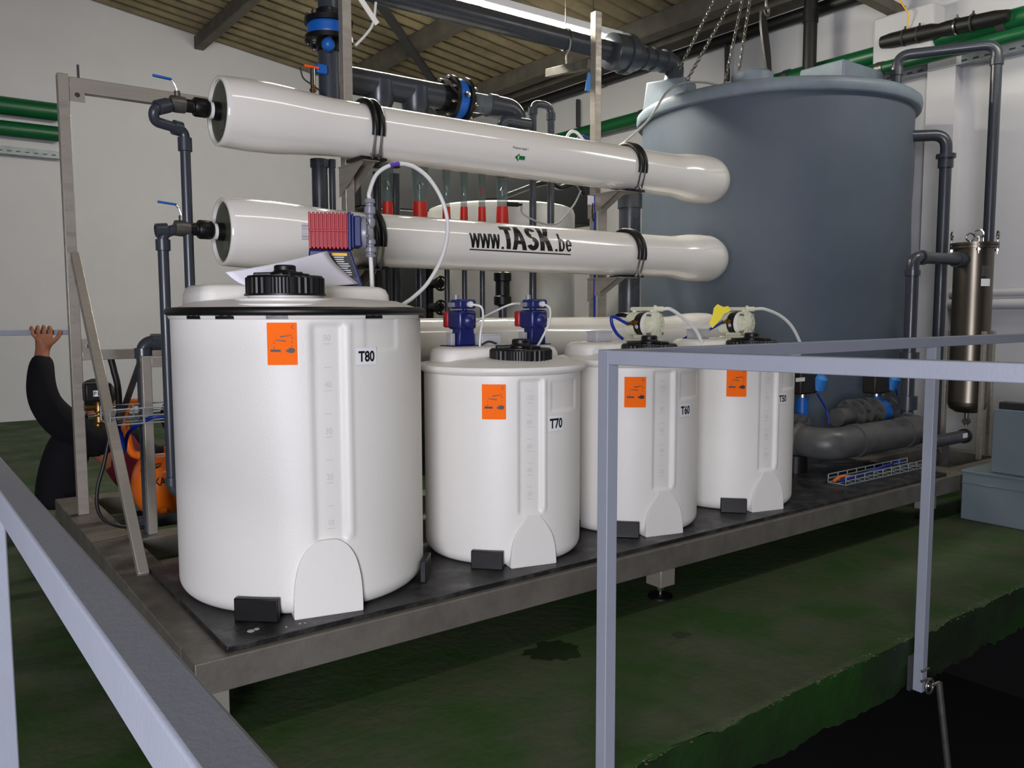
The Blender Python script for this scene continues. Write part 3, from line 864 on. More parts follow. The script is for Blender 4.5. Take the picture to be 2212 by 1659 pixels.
# riser from the top valve: valve turns down towards the viewer, then back and down
za = VZ[0]
p0 = Vector((XL-.19, VY, za))
q0 = P(375, 240, Y=VY-.05)
q1 = P(398, 268, Y=VY)
xr = q1.x
pipe('riser_pipe', [p0, (XL-.275, VY-.05, za-.04), (XL-.27, VY-.03, za-.085), (xr, VY, za-.10), (xr, VY, .80)], PR, 'grey plastic riser pipe dropping from the topmost vessel valve', bend=.035,
     collars=[((XL-.235, VY-.03, za-.02), (1, .5, .45), .031, .06), ((xr-.03, VY, za-.095), (1, .2, -.1), .031, .04), ((xr, VY, za-.16), (0, 0, 1), .029, .06)])
e1 = P(351, 500, Y=VY)
pipe('drop_pipe', [(XL-.19, VY, VZ[1]), (e1.x, VY, VZ[1]-.02), (e1.x, VY, P(360, 1068, Y=VY).z), (e1.x+.6, VY, P(360, 1068, Y=VY).z)], PR+.001, 'grey plastic pipe dropping from the middle vessel valve and turning right', bend=.05,
     collars=[((XL-.25, VY, VZ[1]-.008), (1, 0, .1), .03, .05), ((e1.x, VY, VZ[1]-.07), (0, 0, 1), .030, .05), ((e1.x, VY, P(360, 1040, Y=VY).z), (0, 0, 1), .030, .04), ((e1.x+.06, VY, P(360, 1068, Y=VY).z), (1, 0, 0), .030, .03)])
c0 = P(315, 740, Y=UY+.0); 
zc_ = c0.z
pipe('elbow_pipe', [(c0.x, UY+.06, -.08), (c0.x, UY+.06, zc_), (c0.x+.7, UY+.06, zc_)], .03, 'thick grey elbow pipe behind the short support post', bend=.05,
     collars=[((c0.x, UY+.06, zc_-.05), (0, 0, 1), .038, .05), ((c0.x+.06, UY+.06, zc_), (1, 0, 0), .038, .05)])
a = P(300, 1130, Y=1.8); pipe('floor_pipe', [(a.x-.02, 1.8, a.z), (a.x+.9, 1.8, a.z)], .032, 'dark pipe lying on the skid under the orange compressor', m='pvc')

# ---- wire basket tray with cables
def wire_tray(name, x0_, x1_, y0_, y1_, z0_, z1_, label, nx_=7, r_=.0035):
    o = thing(name, label, 'cable tray', (x0_, y0_, z0_))
    mb = MB()
    for z in (z0_, (z0_+z1_)/2, z1_):
        for y in (y0_, y1_): mb.cyl((x0_, y, z), (x1_, y, z), r_, n=6)
    for y in ((y0_+y1_)/2,): mb.cyl((x0_, y, z0_), (x1_, y, z0_), r_, n=6)
    mb.build('long_wire', 'tray_zinc', o)
    mb = MB()
    for k in range(nx_+1):
        x = x0_+(x1_-x0_)*k/nx_
        mb.tube([(x, y0_, z1_), (x, y0_, z0_), (x, y1_, z0_), (x, y1_, z1_)], r_, 6)
    mb.build('cross_wire', 'tray_zinc', o); return o
ta = P(235, 895, Y=1.45)
wire_tray('wire_basket_tray', ta.x, 1.0, 1.42, 1.62, ta.z-.045, ta.z+.02, 'small wire basket tray left of tank T80')
def cable(name, pts, r_, m, label, cat='cable', k=8):
    return tag(MB().tube(spline(pts, k), r_, 10).build(name, m), label, cat)
cable('air_hose', [P(236, 880, Y=1.5), P(262, 940, Y=1.55), P(268, 975, Y=1.6), P(278, 935, Y=1.6), P(320, 905, Y=1.52), P(350, 899, Y=1.5), P(400, 900, Y=1.5)], .009, 'cable_blue', 'bright blue air hose lying in the left wire basket tray')
cable('cable', [P(372, 895, Y=1.45), P(380, 885, Y=1.43), P(398, 872, Y=1.42)], .012, 'cable_grey', 'grey cable end beside tank T80 above the wire basket')
cable('cable', [P(240, 925, Y=1.6), P(225, 1000, Y=1.6), P(210, 1060, Y=1.6), P(215, 1110, Y=1.6), P(250, 1135, Y=1.6), P(310, 1140, Y=1.62)], .008, 'cable_black', 'black looping cable hanging to the skid at its left end')
# ---- pressure switch with brass fittings behind the left post
s0 = P(208, 848, Y=1.75)
sw = thing('pressure_switch', 'black pressure switch with brass fittings beside the left post', 'switch', s0)
MB().box((s0.x-.05, 1.72, s0.z-.04), (s0.x+.06, 1.8, s0.z+.045)).build('housing', 'black_plastic', sw, bevel=.008)
pl = MB().box((s0.x-.018, 1.716, s0.z-.015), (s0.x+.035, 1.7195, s0.z+.012)).build('label_plate', 'label_white', sw)
tv, tf = text2d('P1', .026, .01); mapped('lettering', [(s0.x-.005+a, s0.z-.011+b) for a, b, _ in tv], tf, lambda u, v: (u, 1.715, v), 'ink', pl)
MB().lathe([(.012, .045), (.022, .03), (.022, -.01), (.014, -.02), (.014, -.03), (.026, -.035), (.026, -.06), (.012, -.065)], (s0.x+.01, 1.76, s0.z-.075), n=16).cyl((s0.x-.05, 1.76, s0.z-.065), (s0.x+.05, 1.76, s0.z-.065), .018, n=16).ball((s0.x+.005, 1.76, s0.z-.15), .02, 12).build('brass_fitting', 'brass', sw)
MB().cyl((s0.x-.035, 1.755, s0.z-.11), (s0.x+.04, 1.755, s0.z-.11), .012, n=16).build('steel_fitting', 'chrome', sw)

# ---- orange compressor
CYO = 2.05
ca_ = P(285, 1040, Y=CYO); cz = P(345, 1045, Y=CYO).z; cr = .155
co = thing('air_compressor', 'orange air compressor behind tank T80, standing on the skid', 'compressor', (ca_.x+.35, CYO, 0))
prof = [(.001, 0)]+[(cr*sin(pi/2*k/8), .09*(1-cos(pi/2*k/8))) for k in range(1, 9)]+[(cr, .55)]+[(cr*cos(pi/2*k/8), .55+.09*sin(pi/2*k/8)) for k in range(1, 9)]
MB().lathe(prof, (ca_.x, CYO, cz), (1, 0, 0), n=48, caps=False).build('air_tank', 'orange_paint', co, angle=60)
for dx in (.12, .5):
    for dy in (-.1, .1): MB().box((ca_.x+dx-.015, CYO+dy-.012, 0), (ca_.x+dx+.015, CYO+dy+.012, cz-cr*.6)).build('foot', 'orange_paint', co)
hp = [P(302, 985, Y=CYO-.05), P(284, 975, Y=CYO-.05), P(272, 930, Y=CYO-.05), P(270, 895, Y=CYO-.05), P(282, 872, Y=CYO-.05), P(305, 868, Y=CYO-.05)]
MB().tube(spline(hp, 8), .019, 14).build('handle', 'orange_paint', co)
zt = cz+cr
mb = MB().box((ca_.x+.18, CYO-.1, zt-.03), (ca_.x+.62, CYO+.1, zt+.02)); mb.build('mounting_plate', 'orange_paint', co, bevel=.004)
mb = MB()
for k in range(14): mb.box((ca_.x+.30, CYO-.09, zt+.04+.019*k), (ca_.x+.5, CYO+.07, zt+.049+.019*k))
mb.cyl((ca_.x+.4, CYO-.01, zt+.02), (ca_.x+.4, CYO-.01, zt+.34), .07, n=24); mb.build('finned_cylinder', 'dark_iron', co)
MB().lathe([(.03, -.02), (.10, -.015), (.10, .015), (.03, .02)], (ca_.x+.22, CYO-.06, zt+.2), (.5, -1, 0), n=32).build('flywheel', 'dark_iron', co)
MB().tube(route([(ca_.x+.2, CYO-.12, zt+.02), (ca_.x+.2, CYO-.13, zt+.35), (ca_.x+.28, CYO-.12, zt+.38)], .03), .007, 8).build('copper_pipe', 'orange_plastic', co)
MB().cyl((ca_.x+.205, CYO-.13, zt+.3), (ca_.x+.205, CYO-.13, zt+.345), .012, n=12).build('white_fitting', 'hose_white', co)
MB().ball((ca_.x+.04, CYO-.12, cz+.1), .025, 12).cyl((ca_.x+.04, CYO-.12, cz+.1), (ca_.x+.1, CYO-.13, cz+.12), .012, n=10).build('pressure_gauge', 'brass', co)
tv, tf = text2d('KAESER', .055, .02, .75)
def cmap(u, v):
    ph = radians(8)+v/cr; q = cr+.0015
    x = ca_.x+.14+u
    if u < -.05: q = cr*sqrt(max(0, 1-((.09-(x-ca_.x))/.09)**2))+.0015 if x-ca_.x < .09 else q
    return (x, CYO-q*cos(ph), cz+q*sin(ph))
mapped('lettering', [(a-.0, b) for a, b, _ in tv], tf, cmap, 'ink', co)
# dark hose bundle behind the lower bar
cable('hose', [P(238, 770, Y=2.2), P(246, 800, Y=2.2), P(256, 850, Y=2.2), P(258, 960, Y=2.25)], .016, 'cable_black', 'black hose hanging from the lower bar of the portal frame')

# =================================================================== PERSON
def skin_mesh(name, nodes, edges, material, parent=None, sub=2, label=None):
    """nodes: (point, radius or (rx, ry)); one continuous skinned surface, root at node 0."""
    me = bpy.data.meshes.new(name); me.from_pydata([tuple(n_[0]) for n_ in nodes], edges, [])
    o = bpy.data.objects.new(name, me); COL.objects.link(o)
    s_ = o.modifiers.new('skin', 'SKIN'); s_.use_smooth_shade = True
    sv = me.skin_vertices[0].data
    for i, n_ in enumerate(nodes):
        r_ = n_[1] if isinstance(n_[1], tuple) else (n_[1], n_[1])
        sv[i].radius = r_; sv[i].use_root = (i == 0)
    sb = o.modifiers.new('sub', 'SUBSURF'); sb.levels = sub; sb.render_levels = sub
    me.materials.append(MATS[material])
    bpy.context.view_layer.update()
    dg = bpy.context.evaluated_depsgraph_get(); em = bpy.data.meshes.new_from_object(o.evaluated_get(dg))
    bpy.data.objects.remove(o)
    em.name = name
    if not em.materials: em.materials.append(MATS[material])
    for p in em.polygons: p.use_smooth = True
    o = bpy.data.objects.new(name, em); COL.objects.link(o)
    if parent: put(o, parent)
    if label: o['label'] = label
    return o
YP = 2.8
barL, barR = P(-60, 716, Y=YP), P(140, 720, Y=YP)
hb = thing('hand_rail', 'thin grey horizontal rail gripped by the person at the left', 'rail', (barL.x, YP, barL.z))
zb = P(95, 718, Y=YP).z
MB().beam((-1.6, YP, zb), (barR.x+.02, YP, zb), .03, .03).build('rail_bar', 'rail_paint', hb, bevel=.003)
MB().beam((-1.0, YP, FZ), (-1.0, YP, zb-.015), .03, .03).build('post', 'rail_paint', hb, bevel=.003)
pe = thing('person', 'crouching person in a black sleeved top, one raised hand gripping a rail', 'person', (.45, YP+.15, FZ))
V = Vector
hand = P(93, 735, Y=YP-.03); wrist = P(92, 752, Y=YP-.02); fore = P(88, 800, Y=YP-.06); elbow = P(88, 852, Y=YP-.08); uparm = P(112, 895, Y=YP-.02); shl = P(158, 930, Y=YP+.06)
pelvis = V((.55, YP+.2, FZ+.17)); belly = V((.46, YP+.2, FZ+.30)); chest = V((.37, YP+.17, FZ+.46)); neck = V((.35, YP+.15, FZ+.60))
head = P(213, 868, Y=YP+.12)
neck = V((head.x-.03, YP+.14, head.z-.13))
shr = V((chest.x+.10, chest.y+.16, chest.z+.06)); elr = V((.62, YP+.30, FZ+.36)); wrr = V((.80, YP+.12, FZ+.42)); har = V((.87, YP+.06, FZ+.43))
hipL = V((.58, YP+.10, FZ+.16)); kneeL = V((.93, YP+.02, FZ+.42)); ankL = V((.90, YP+.06, FZ+.09)); toeL = V((1.06, YP+.04, FZ+.04))
hipR = V((.58, YP+.30, FZ+.16)); kneeR = V((.93, YP+.38, FZ+.40)); ankR = V((.88, YP+.34, FZ+.09)); toeR = V((1.04, YP+.36, FZ+.04))
nodes = [(pelvis, (.12, .10)), (belly, (.11, .10)), (chest, (.10, .08)), (neck, .05), (head-V((0, 0, .03)), (.075, .07)), (head+V((0, 0, .05)), (.078, .075)),
         (shl, .07), (uparm, .06), (elbow, .052), (fore, .048), (wrist, (.040, .030)), (hand, (.056, .026)),
         (shr, .055), (elr, .042), (wrr, .028), (har, (.034, .02)),
         (hipL, .085), (kneeL, .058), (ankL, .04), (toeL, .032), (hipR, .085), (kneeR, .058), (ankR, .04), (toeR, .032)]
edges = [(0, 1), (1, 2), (2, 3), (3, 4), (4, 5), (2, 6), (6, 7), (7, 8), (8, 9), (9, 10), (10, 11), (2, 12), (12, 13), (13, 14), (14, 15), (0, 16), (16, 17), (17, 18), (18, 19), (0, 20), (20, 21), (21, 22), (22, 23)]
# fingers of the raised hand: over the bar and curling down behind it
kx = [P(px, 710, Y=YP-.03).x for px in (70, 83, 96, 109)]
ux_ = P(95, 735, Y=YP-.03)
for i, x in enumerate(kx):
    ln = (.9, 1.0, 1.04, .94)[i]
    a = V((x, YP-.035, zb-.01)); b_ = V((x, YP-.034, zb+.020*ln)); c = V((x, YP-.006, zb+.033*ln)); d = V((x, YP+.026, zb+.022)); e = V((x, YP+.030, zb-.012))
    n0 = len(nodes); nodes += [(a, .0105), (b_, .0105), (c, .0098), (d, .0092), (e, .008)]
    edges += [(11, n0), (n0, n0+1), (n0+1, n0+2), (n0+2, n0+3), (n0+3, n0+4)]
n0 = len(nodes); t1 = P(116, 738, Y=YP-.04); t2 = P(127, 726, Y=YP-.03); t3 = P(131, 713, Y=YP-.022)
nodes += [(t1, .013), (t2, .012), (t3, .010)]; edges += [(11, n0), (n0, n0+1), (n0+1, n0+2)]
n0 = len(nodes)
for i in range(4):
    y = har.y-.02-.0; a = har+V((.02, (i-1.5)*.016, 0)); b_ = a+V((.035, 0, -.012)); c = b_+V((.018, 0, -.022))
    m0 = len(nodes); nodes += [(a, .009), (b_, .0085), (c, .0075)]; edges += [(15, m0), (m0, m0+1), (m0+1, m0+2)]
m0 = len(nodes); nodes += [(har+V((-.0, -.035, -.005)), .011), (har+V((.03, -.045, -.015)), .009)]; edges += [(15, m0), (m0, m0+1)]
skin_mesh('body', nodes, edges, 'skin', pe)
# palm thickness
sl = [(chest, (.15, .125)), (shl, .105), (uparm, .098), (elbow, .082), (fore, .070), (wrist+V((0, 0, -.03)), .056)]
skin_mesh('sleeve', sl+[(shr, .075), (elr, .064), (wrr, .05)], [(0, 1), (1, 2), (2, 3), (3, 4), (4, 5), (0, 6), (6, 7), (7, 8)], 'black_cloth', pe)
skin_mesh('jumper', [(pelvis+V((-.02, 0, .05)), (.14, .125)), (belly, (.145, .13)), (chest+V((.03, -.01, -.03)), (.15, .13)), (chest+V((0, 0, .06)), (.12, .10)), (neck+V((0, 0, -.01)), (.075, .07))], [(0, 1), (1, 2), (2, 3), (3, 4)], 'maroon_cloth', pe)
skin_mesh('trousers', [(pelvis, (.145, .13)), (hipL, .10), (kneeL, .075), (ankL+V((0, 0, .02)), .06), (hipR, .10), (kneeR, .075), (ankR+V((0, 0, .02)), .06)], [(0, 1), (1, 2), (2, 3), (0, 4), (4, 5), (5, 6)], 'navy_cloth', pe)
jt = [P(168, 925, Y=YP+.12), P(140, 985, Y=YP+.14), P(128, 1050, Y=YP+.16), P(135, 1100, Y=YP+.16)]
skin_mesh('jacket_tail', [(jt[0], (.15, .12)), (jt[1], (.17, .13)), (jt[2], (.19, .14)), (jt[3], (.20, .15))], [(0, 1), (1, 2), (2, 3)], 'black_cloth', pe)
# face and hair
hm = MB().ball(head+V((-.008, .012, .035)), .108, 24, (1, 1.02, .95)); hm.build('hair', 'hair', pe)
fd = V((.86, -.5, 0)).normalized(); fs_ = V((.5, .86, 0)).normalized()
fc_ = head+fd*.082
MB().prism([(0, 0), (.012, -.03), (-.012, -.03)], fc_+V((0, 0, .012)), fs_, V((0, 0, 1)), fd*.025).build('nose', 'skin', pe, bevel=.004)
for s_ in (-1, 1):
    MB().ball(fc_+fs_*(s_*.03)+V((0, 0, .015))-fd*.006, .010, 10).build('eye', 'label_white', pe)
    MB().ball(head+fs_*(s_*.082)+V((0, 0, -.005)), .022, 10, (.5, .5, 1.2)).build('ear', 'skin', pe)
MB().beam(fc_-fs_*.022+V((0, 0, -.038)), fc_+fs_*.022+V((0, 0, -.038)), .012, .008).build('mouth', 'maroon_cloth', pe, bevel=.003)

# =================================================================== RAILINGS
RT = .905; W = .037
ry0 = -.845
rx0 = P(1310, 1200, Y=ry0).x
ra = thing('corner_railing', 'grey painted square-tube railing with a corner post in the right foreground', 'railing', (rx0, ry0, -1.2))
def rtube(o, a, b, w_=W, name='rail', h_=None, up=(0, 0, 1)): return MB().beam(a, b, w_, h_ or w_, up).build(name, 'rail_paint', o, bevel=.0022)
rtube(ra, (rx0+W/2, ry0+W/2, -1.6), (rx0+W/2, ry0+W/2, RT), name='post', up=(0, 1, 0))
rtube(ra, (rx0+W, ry0+W/2, RT-W/2), (XW, ry0+W/2, RT-W/2))
A1 = P(2212, 785, Z=RT); dirA = (V((A1.x, A1.y, 0))-V((rx0, ry0, 0))).normalized(); sdA = V((-dirA.y, dirA.x, 0))
if sdA.x < 0: sdA = -sdA
p0_ = V((rx0, ry0, RT-W/2))+sdA*W/2-dirA*.0
rtube(ra, p0_, p0_+dirA*1.7)
xb = P(2012, 1000, Y=ry0).x
rtube(ra, (xb+W/2, ry0+W/2, -.47), (xb+W/2, ry0+W/2, RT-W), name='post', up=(0, 1, 0))
for z in (-.38, -.42): MB().tube([(xb-.012, ry0-.004, z), (xb+W+.004, ry0-.004, z)], .004, 8).build('fixing_clip', 'galvanised', ra)
MB().box((xb-.02, ry0+W, -.47), (xb+W+.02, ry0+W+.012, -.33)).build('fixing_plate', 'dark_steel', ra)
rtube(ra, V((p0_.x, p0_.y, 0))+dirA*1.66+V((0, 0, -1.6)), V((p0_.x, p0_.y, 0))+dirA*1.66+V((0, 0, RT-W)), name='post', up=(0, 1, 0))
lx0, lx1, lzt = -.529, -.491, .75
rb_ = thing('railing', 'grey painted square-tube railing crossing the left foreground', 'railing', (lx0, -1.0, -1.2))
ld_ = (V((-.510, -.75, 0))-V((-.4865, -1.9, 0))).normalized()
def lrail(y): t = (y+1.9)/ld_.y; return V((-.4865, -1.9, 0))+ld_*t
MB().beam(lrail(-2.9)+V((0, 0, lzt-.0225)), lrail(2.0)+V((0, 0, lzt-.0225)), .038, .045).build('rail', 'rail_paint', rb_, bevel=.0035, segs=3)
yl = P(42, 1640, X=lx1).y; 
MB().box((lx0, yl-.0, -1.6), (lx1, yl+.04, lzt-.042)).build('post', 'rail_paint', rb_, bevel=.003)
pc_ = lrail(1.92); MB().box((pc_.x-.018, 1.9, FZ), (pc_.x+.018, 1.94, lzt-.042)).build('post', 'rail_paint', rb_, bevel=.003)
# hinged strut hanging below the right post
st0 = P(2028, 1474, Y=ry0-.01); st1 = P(2052, 1700, Y=ry0-.05)
so = thing('hinged_strut', 'thin grey strut hanging in the dark below the far railing post', 'strut', st0)
dd = (st1-st0).normalized()
MB().tube([st0, st0+dd*1.25], .013, 14).build('pole', 'galvanised', so)
rg = P(2008, 1482, Y=ry0-.01)
MB().tube([rg+V((.028*cos(2*pi*k/24), 0, .028*sin(2*pi*k/24))) for k in range(24)], .005, 8, closed=True).build('ring', 'galvanised', so)
MB().tube([rg+V((.012*cos(2*pi*k/16), 0, .012*sin(2*pi*k/16))) for k in range(16)], .003, 6, closed=True).cyl(rg, st0, .006, n=8).build('pin', 'chrome', so)
# grey steel boxes at the right
bx = thing('steel_box', 'low blue-grey steel box standing on the green floor at the right edge', 'box', (4.52, -.4, FZ))
MB().box((4.512, -1.1 if False else -.78, FZ), (5.3, -.035, .035)).build('box_body', 'box_paint', bx, bevel=.006)
MB().box((4.506, -.78, -.035), (4.512, -.035, -.03)).box((4.504, -.785, .03), (5.3, -.03, .042)).build('lid_edge', 'box_paint', bx, bevel=.002)
ub = P(2140, 1000, X=4.56)
bz = P(2140, 882, X=4.56).z
bx2 = thing('steel_box', 'taller blue-grey steel box standing behind the low box, right edge', 'box', (4.7, -.5, .042))
MB().box((4.56, -.78, .043), (5.3, ub.y, bz)).build('box_body', 'box_paint', bx2, bevel=.006)
MB().box((4.58, -.78, bz), (4.66, ub.y-.02, bz+.04)).build('top_rail', 'dark_grey', bx2, bevel=.004)

# =================================================================== BLUE-GREY TANK
dT = 7.2; aT = radians(53.9)
TX, TY = CAM.x+dT*sin(aT), CAM.y+dT*cos(aT); TR = dT*sin(radians(8.42))
zr0 = zcyl(1738, 193, TX, TY, TR+.04)[1]; zr1 = zcyl(1738, 160, TX, TY, TR+.04)[1]
bt_ = thing('storage_tank', 'huge round blue-grey plastic storage tank behind the vessels', 'tank', (TX, TY, FZ))
prof = [(TR-.04, FZ), (TR-.01, FZ+.02), (TR, FZ+.06)]+[(TR+.004*sin(k), FZ+.06+(zr0-FZ-.06)*k/24) for k in range(1, 25)]
MB().lathe(prof, (TX, TY, 0), n=128).build('body', 'blue_grey_tank', bt_, angle=60)
hh = zr1-zr0
lid = MB().lathe([(TR-.02, 0), (TR+.03, 0), (TR+.042, .012), (TR+.048, hh*.5), (TR+.044, hh*.8), (TR+.02, hh*.97), (TR-.03, hh), (TR-.3, hh+.02), (TR-.6, hh+.03), (.001, hh+.035)], (TX, TY, zr0), n=128, caps=False).build('lid', 'lid_blue_grey', bt_, angle=60)
def lid_box(pa, pb, pytop, dist_y, dep, taper=.03):
    a_, b_ = P(pa, pytop, Y=dist_y), P(pb, pytop, Y=dist_y)
    z1_ = a_.z; z0_ = zr1-.02
    t_ = taper
    vs = [(a_.x-t_, dist_y-t_, z0_), (b_.x+t_, dist_y-t_, z0_), (b_.x+t_, dist_y+dep+t_, z0_), (a_.x-t_, dist_y+dep+t_, z0_),
          (a_.x, dist_y, z1_), (b_.x, dist_y, z1_), (b_.x, dist_y+dep, z1_), (a_.x, dist_y+dep, z1_)]
    return MB().add(vs, [(0, 3, 2, 1), (4, 5, 6, 7), (0, 1, 5, 4), (1, 2, 6, 5), (2, 3, 7, 6), (3, 0, 4, 7)]).build('hatch', 'lid_blue_grey', bt_, bevel=.012)
lid_box(1822, 1908, 126, TY-.72, .36)
# left hatch near the pipe inlet, turned to follow the rim
c = P(1452, 200, Y=TY+.05)
ang = radians(20); u = V((cos(ang), sin(ang), 0)); v_ = V((-sin(ang), cos(ang), 0)); zt_ = P(1446, 178, Y=2.36).z
hp0 = P(1450, 178, Y=2.36); base = V((hp0.x, hp0.y, zr1-.03))
vs = []
for (zz, k) in ((0, 1.0), (zt_-zr1+.03, .86)):
    for a_, b_ in ((-1, -1), (1, -1), (1, 1), (-1, 1)): vs.append(base+u*(a_*.15*k)+v_*(b_*.19*k)+V((0, 0, zz)))
MB().add(vs, [(0, 3, 2, 1), (4, 5, 6, 7), (0, 1, 5, 4), (1, 2, 6, 5), (2, 3, 7, 6), (3, 0, 4, 7)]).build('hatch', 'lid_blue_grey', bt_, bevel=.015)
c = P(1625, 158, Y=TY-.35)
MB().lathe([(.15, zr1-.02), (.15, c.z-.02), (.13, c.z), (.001, c.z+.003)], (c.x, c.y, 0), n=40, caps=False).build('vent_dome', 'lid_blue_grey', bt_)

# =================================================================== OVERHEAD PIPES
PY_ = 2.40
e0, e1_ = P(1000, 24, Y=PY_), P(1250, 92, Y=PY_)
zpipe = (e0.z+e1_.z)/2-.01
xa = P(1312, 110, Y=PY_).x
op = thing('overhead_pipe', 'large grey overhead pipe running under the fluorescent lamp to the storage tank', 'pipe', (1.0, PY_, zpipe))
MB().cyl((.3, PY_, zpipe), (xa, PY_, zpipe), .072, n=32).build('pipe_run', 'pvc', op)
xe = P(1450, 150, Y=PY_).x
hatch_z = zt_-.02
d0 = V((xa, PY_, zpipe)); d1 = V((base.x+.0, base.y, hatch_z))
d05 = P(1462, 138, Y=PY_-.02)
ax_ = (d05-d0).normalized()
MB().lathe([(.08, -.10), (.115, -.09), (.135, -.07), (.135, .05), (.15, .055), (.15, .12), (.125, .13), (.115, .20), (.075, .24)], d0+ax_*.10, ax_, n=32).build('union', 'pvc', op, angle=30)
MB().tube(route([d0, d05, d1-V((0, 0, .02))], .12), .075, 24).build('elbow_run', 'pvc', op)
for q in (.40, .50, .62):
    c = d0+ax_*q
    MB().lathe([(.075, -.04), (.09, -.035), (.09, .02), (.075, .025)], c, ax_, n=28, caps=False).build('socket', 'pvc', op)
hg = thing('pipe_hanger', 'thin hanger strap around the overhead pipe below the lamp', 'hanger', P(1225, 95, Y=PY_))
hx = P(1222, 95, Y=PY_).x
MB().tube([(hx, PY_+.077*cos(2*pi*k/24), zpipe+.077*sin(2*pi*k/24)) for k in range(24)], .006, 8, closed=True).build('clamp_ring', 'galvanised', hg)
MB().cyl((hx, PY_, zpipe+.08), (hx, PY_, roofz(hx)-.03), .004, n=6).build('rod', 'galvanised', hg)
cable('cable', [(hx-.02, PY_-.08, zpipe-.02), (hx-.035, PY_-.085, zpipe-.09), (hx-.06, PY_-.08, zpipe-.14), (hx-.06, PY_-.08, zpipe-.2)], .006, 'cable_grey', 'short pale cable end dangling from the overhead pipe')
# angle iron from the right upright towards the left
a_, b_ = P(1185, 160, Y=1.62), P(1275, 130, Y=1.62)
ai = thing('angle_arm', 'stainless channel arm reaching back from the right upright', 'bracket arm', b_)
a2 = P(1185, 158, Y=2.35)
MB().beam((ux2-.02, UY+.02, P(1275, 135, Y=UY).z), a2, .05, .055).build('arm', 'stainless_worn', ai, bevel=.002)

# fluorescent luminaire
LY = 3.0
l0, l1 = P(960, -2, Y=LY), P(1335, 92, Y=LY)
zl_ = (l0.z+P(1285, 80, Y=LY).z)/2
lm = thing('fluorescent_lamp', 'long lit fluorescent batten under the corrugated roof', 'lamp', (2.9, LY, zl_))
lx = P(1340, 92, Y=LY).x
MB().box((lx-3.1, LY-.04, zl_+.035), (lx, LY+.08, zl_+.10)).build('housing', 'label_white', lm, bevel=.006)
for k in range(2):
    MB().cyl((lx-1.5-1.55*k+.04, LY, zl_), (lx-1.55*k-.04, LY, zl_), .034, n=20).build('tube', 'lamp_tube', lm)
    for xx in (lx-1.5-1.55*k, lx-1.55*k-.04): MB().box((xx, LY-.015, zl_-.02), (xx+.035, LY+.015, zl_+.036)).build('lamp_holder', 'label_white', lm)
for k in range(3): MB().cyl((lx-.3-k*1.2, LY+.02, zl_+.1), (lx-.3-k*1.2, LY+.02, roofz(lx-.3-k*1.2)-.02), .004, n=6).build('hanger_wire', 'galvanised', lm)

# flanged valve helper
def flange_valve(o, c, ax, rp, rf, w_=.05, lugs=8, m_body='valve_blue'):
    c = V(c); ax = V(ax).normalized(); ref = V((0, 0, 1)) if abs(ax.z) < .9 else V((1, 0, 0))
    e1 = (ref-ax*ref.dot(ax)).normalized(); e2 = ax.cross(e1)
    MB().lathe([(rp, -w_/2), (rf*.86, -w_/2), (rf*.90, -w_/4), (rf*.86, 0), (rf*.90, w_/4), (rf*.86, w_/2), (rp, w_/2)], c, ax, n=40, caps=False).build('valve_body', m_body, o)
    for s_ in (-1, 1):
        fl = MB().lathe([(rp*.9, s_*(w_/2+.002)), (rf, s_*(w_/2+.002)), (rf, s_*(w_/2+.026)), (rp*1.1, s_*(w_/2+.03)), (rp*1.06, s_*(w_/2+.075)), (rp*.99, s_*(w_/2+.078))], c, ax, n=48, caps=False).build('flange', 'black_plastic', o)
        for k in range(lugs):
            a = 2*pi*(k+.5)/lugs; p = c+(e1*cos(a)+e2*sin(a))*rf*.86
            MB().cyl(p+ax*s_*(w_/2+.02), p+ax*s_*(w_/2+.044), .0135, n=6).cyl(p+ax*s_*(w_/2+.04), p+ax*s_*(w_/2+.056), .008, n=8).build('flange_bolt', 'chrome', fl)

# big vertical pipe by the left upright
bp_c = P(713, 200, Y=1.78); xv = bp_c.x
vp_ = thing('vertical_pipe', 'thick dark vertical pipe with a blue flanged valve beside the left upright', 'pipe', (xv, 1.78, 1.2))
MB().cyl((xv, 1.78, 1.86), (xv, 1.78, P(713, 55, Y=1.78).z-.05), .058, n=28).build('pipe_run', 'pvc', vp_)
zv = P(700, 66, Y=1.78).z
MB().cyl((xv, 1.78, zv+.05), (xv, 1.78, roofz(xv)-.12), .055, n=28).build('pipe_run', 'pvc', vp_)
flange_valve(vp_, (xv, 1.78, zv), (0, 0, 1), .06, .125, .06)
# check valve bulge and small bottom flange bolts
MB().ball((xv-.05, 1.68, zv-.10), .035, 14).build('valve_motor', 'valve_blue', vp_)
MB().box((xv-.10, 1.71, zv-.24), (xv-.04, 1.75, zv-.19)).build('valve_bracket', 'valve_blue', vp_, bevel=.008)
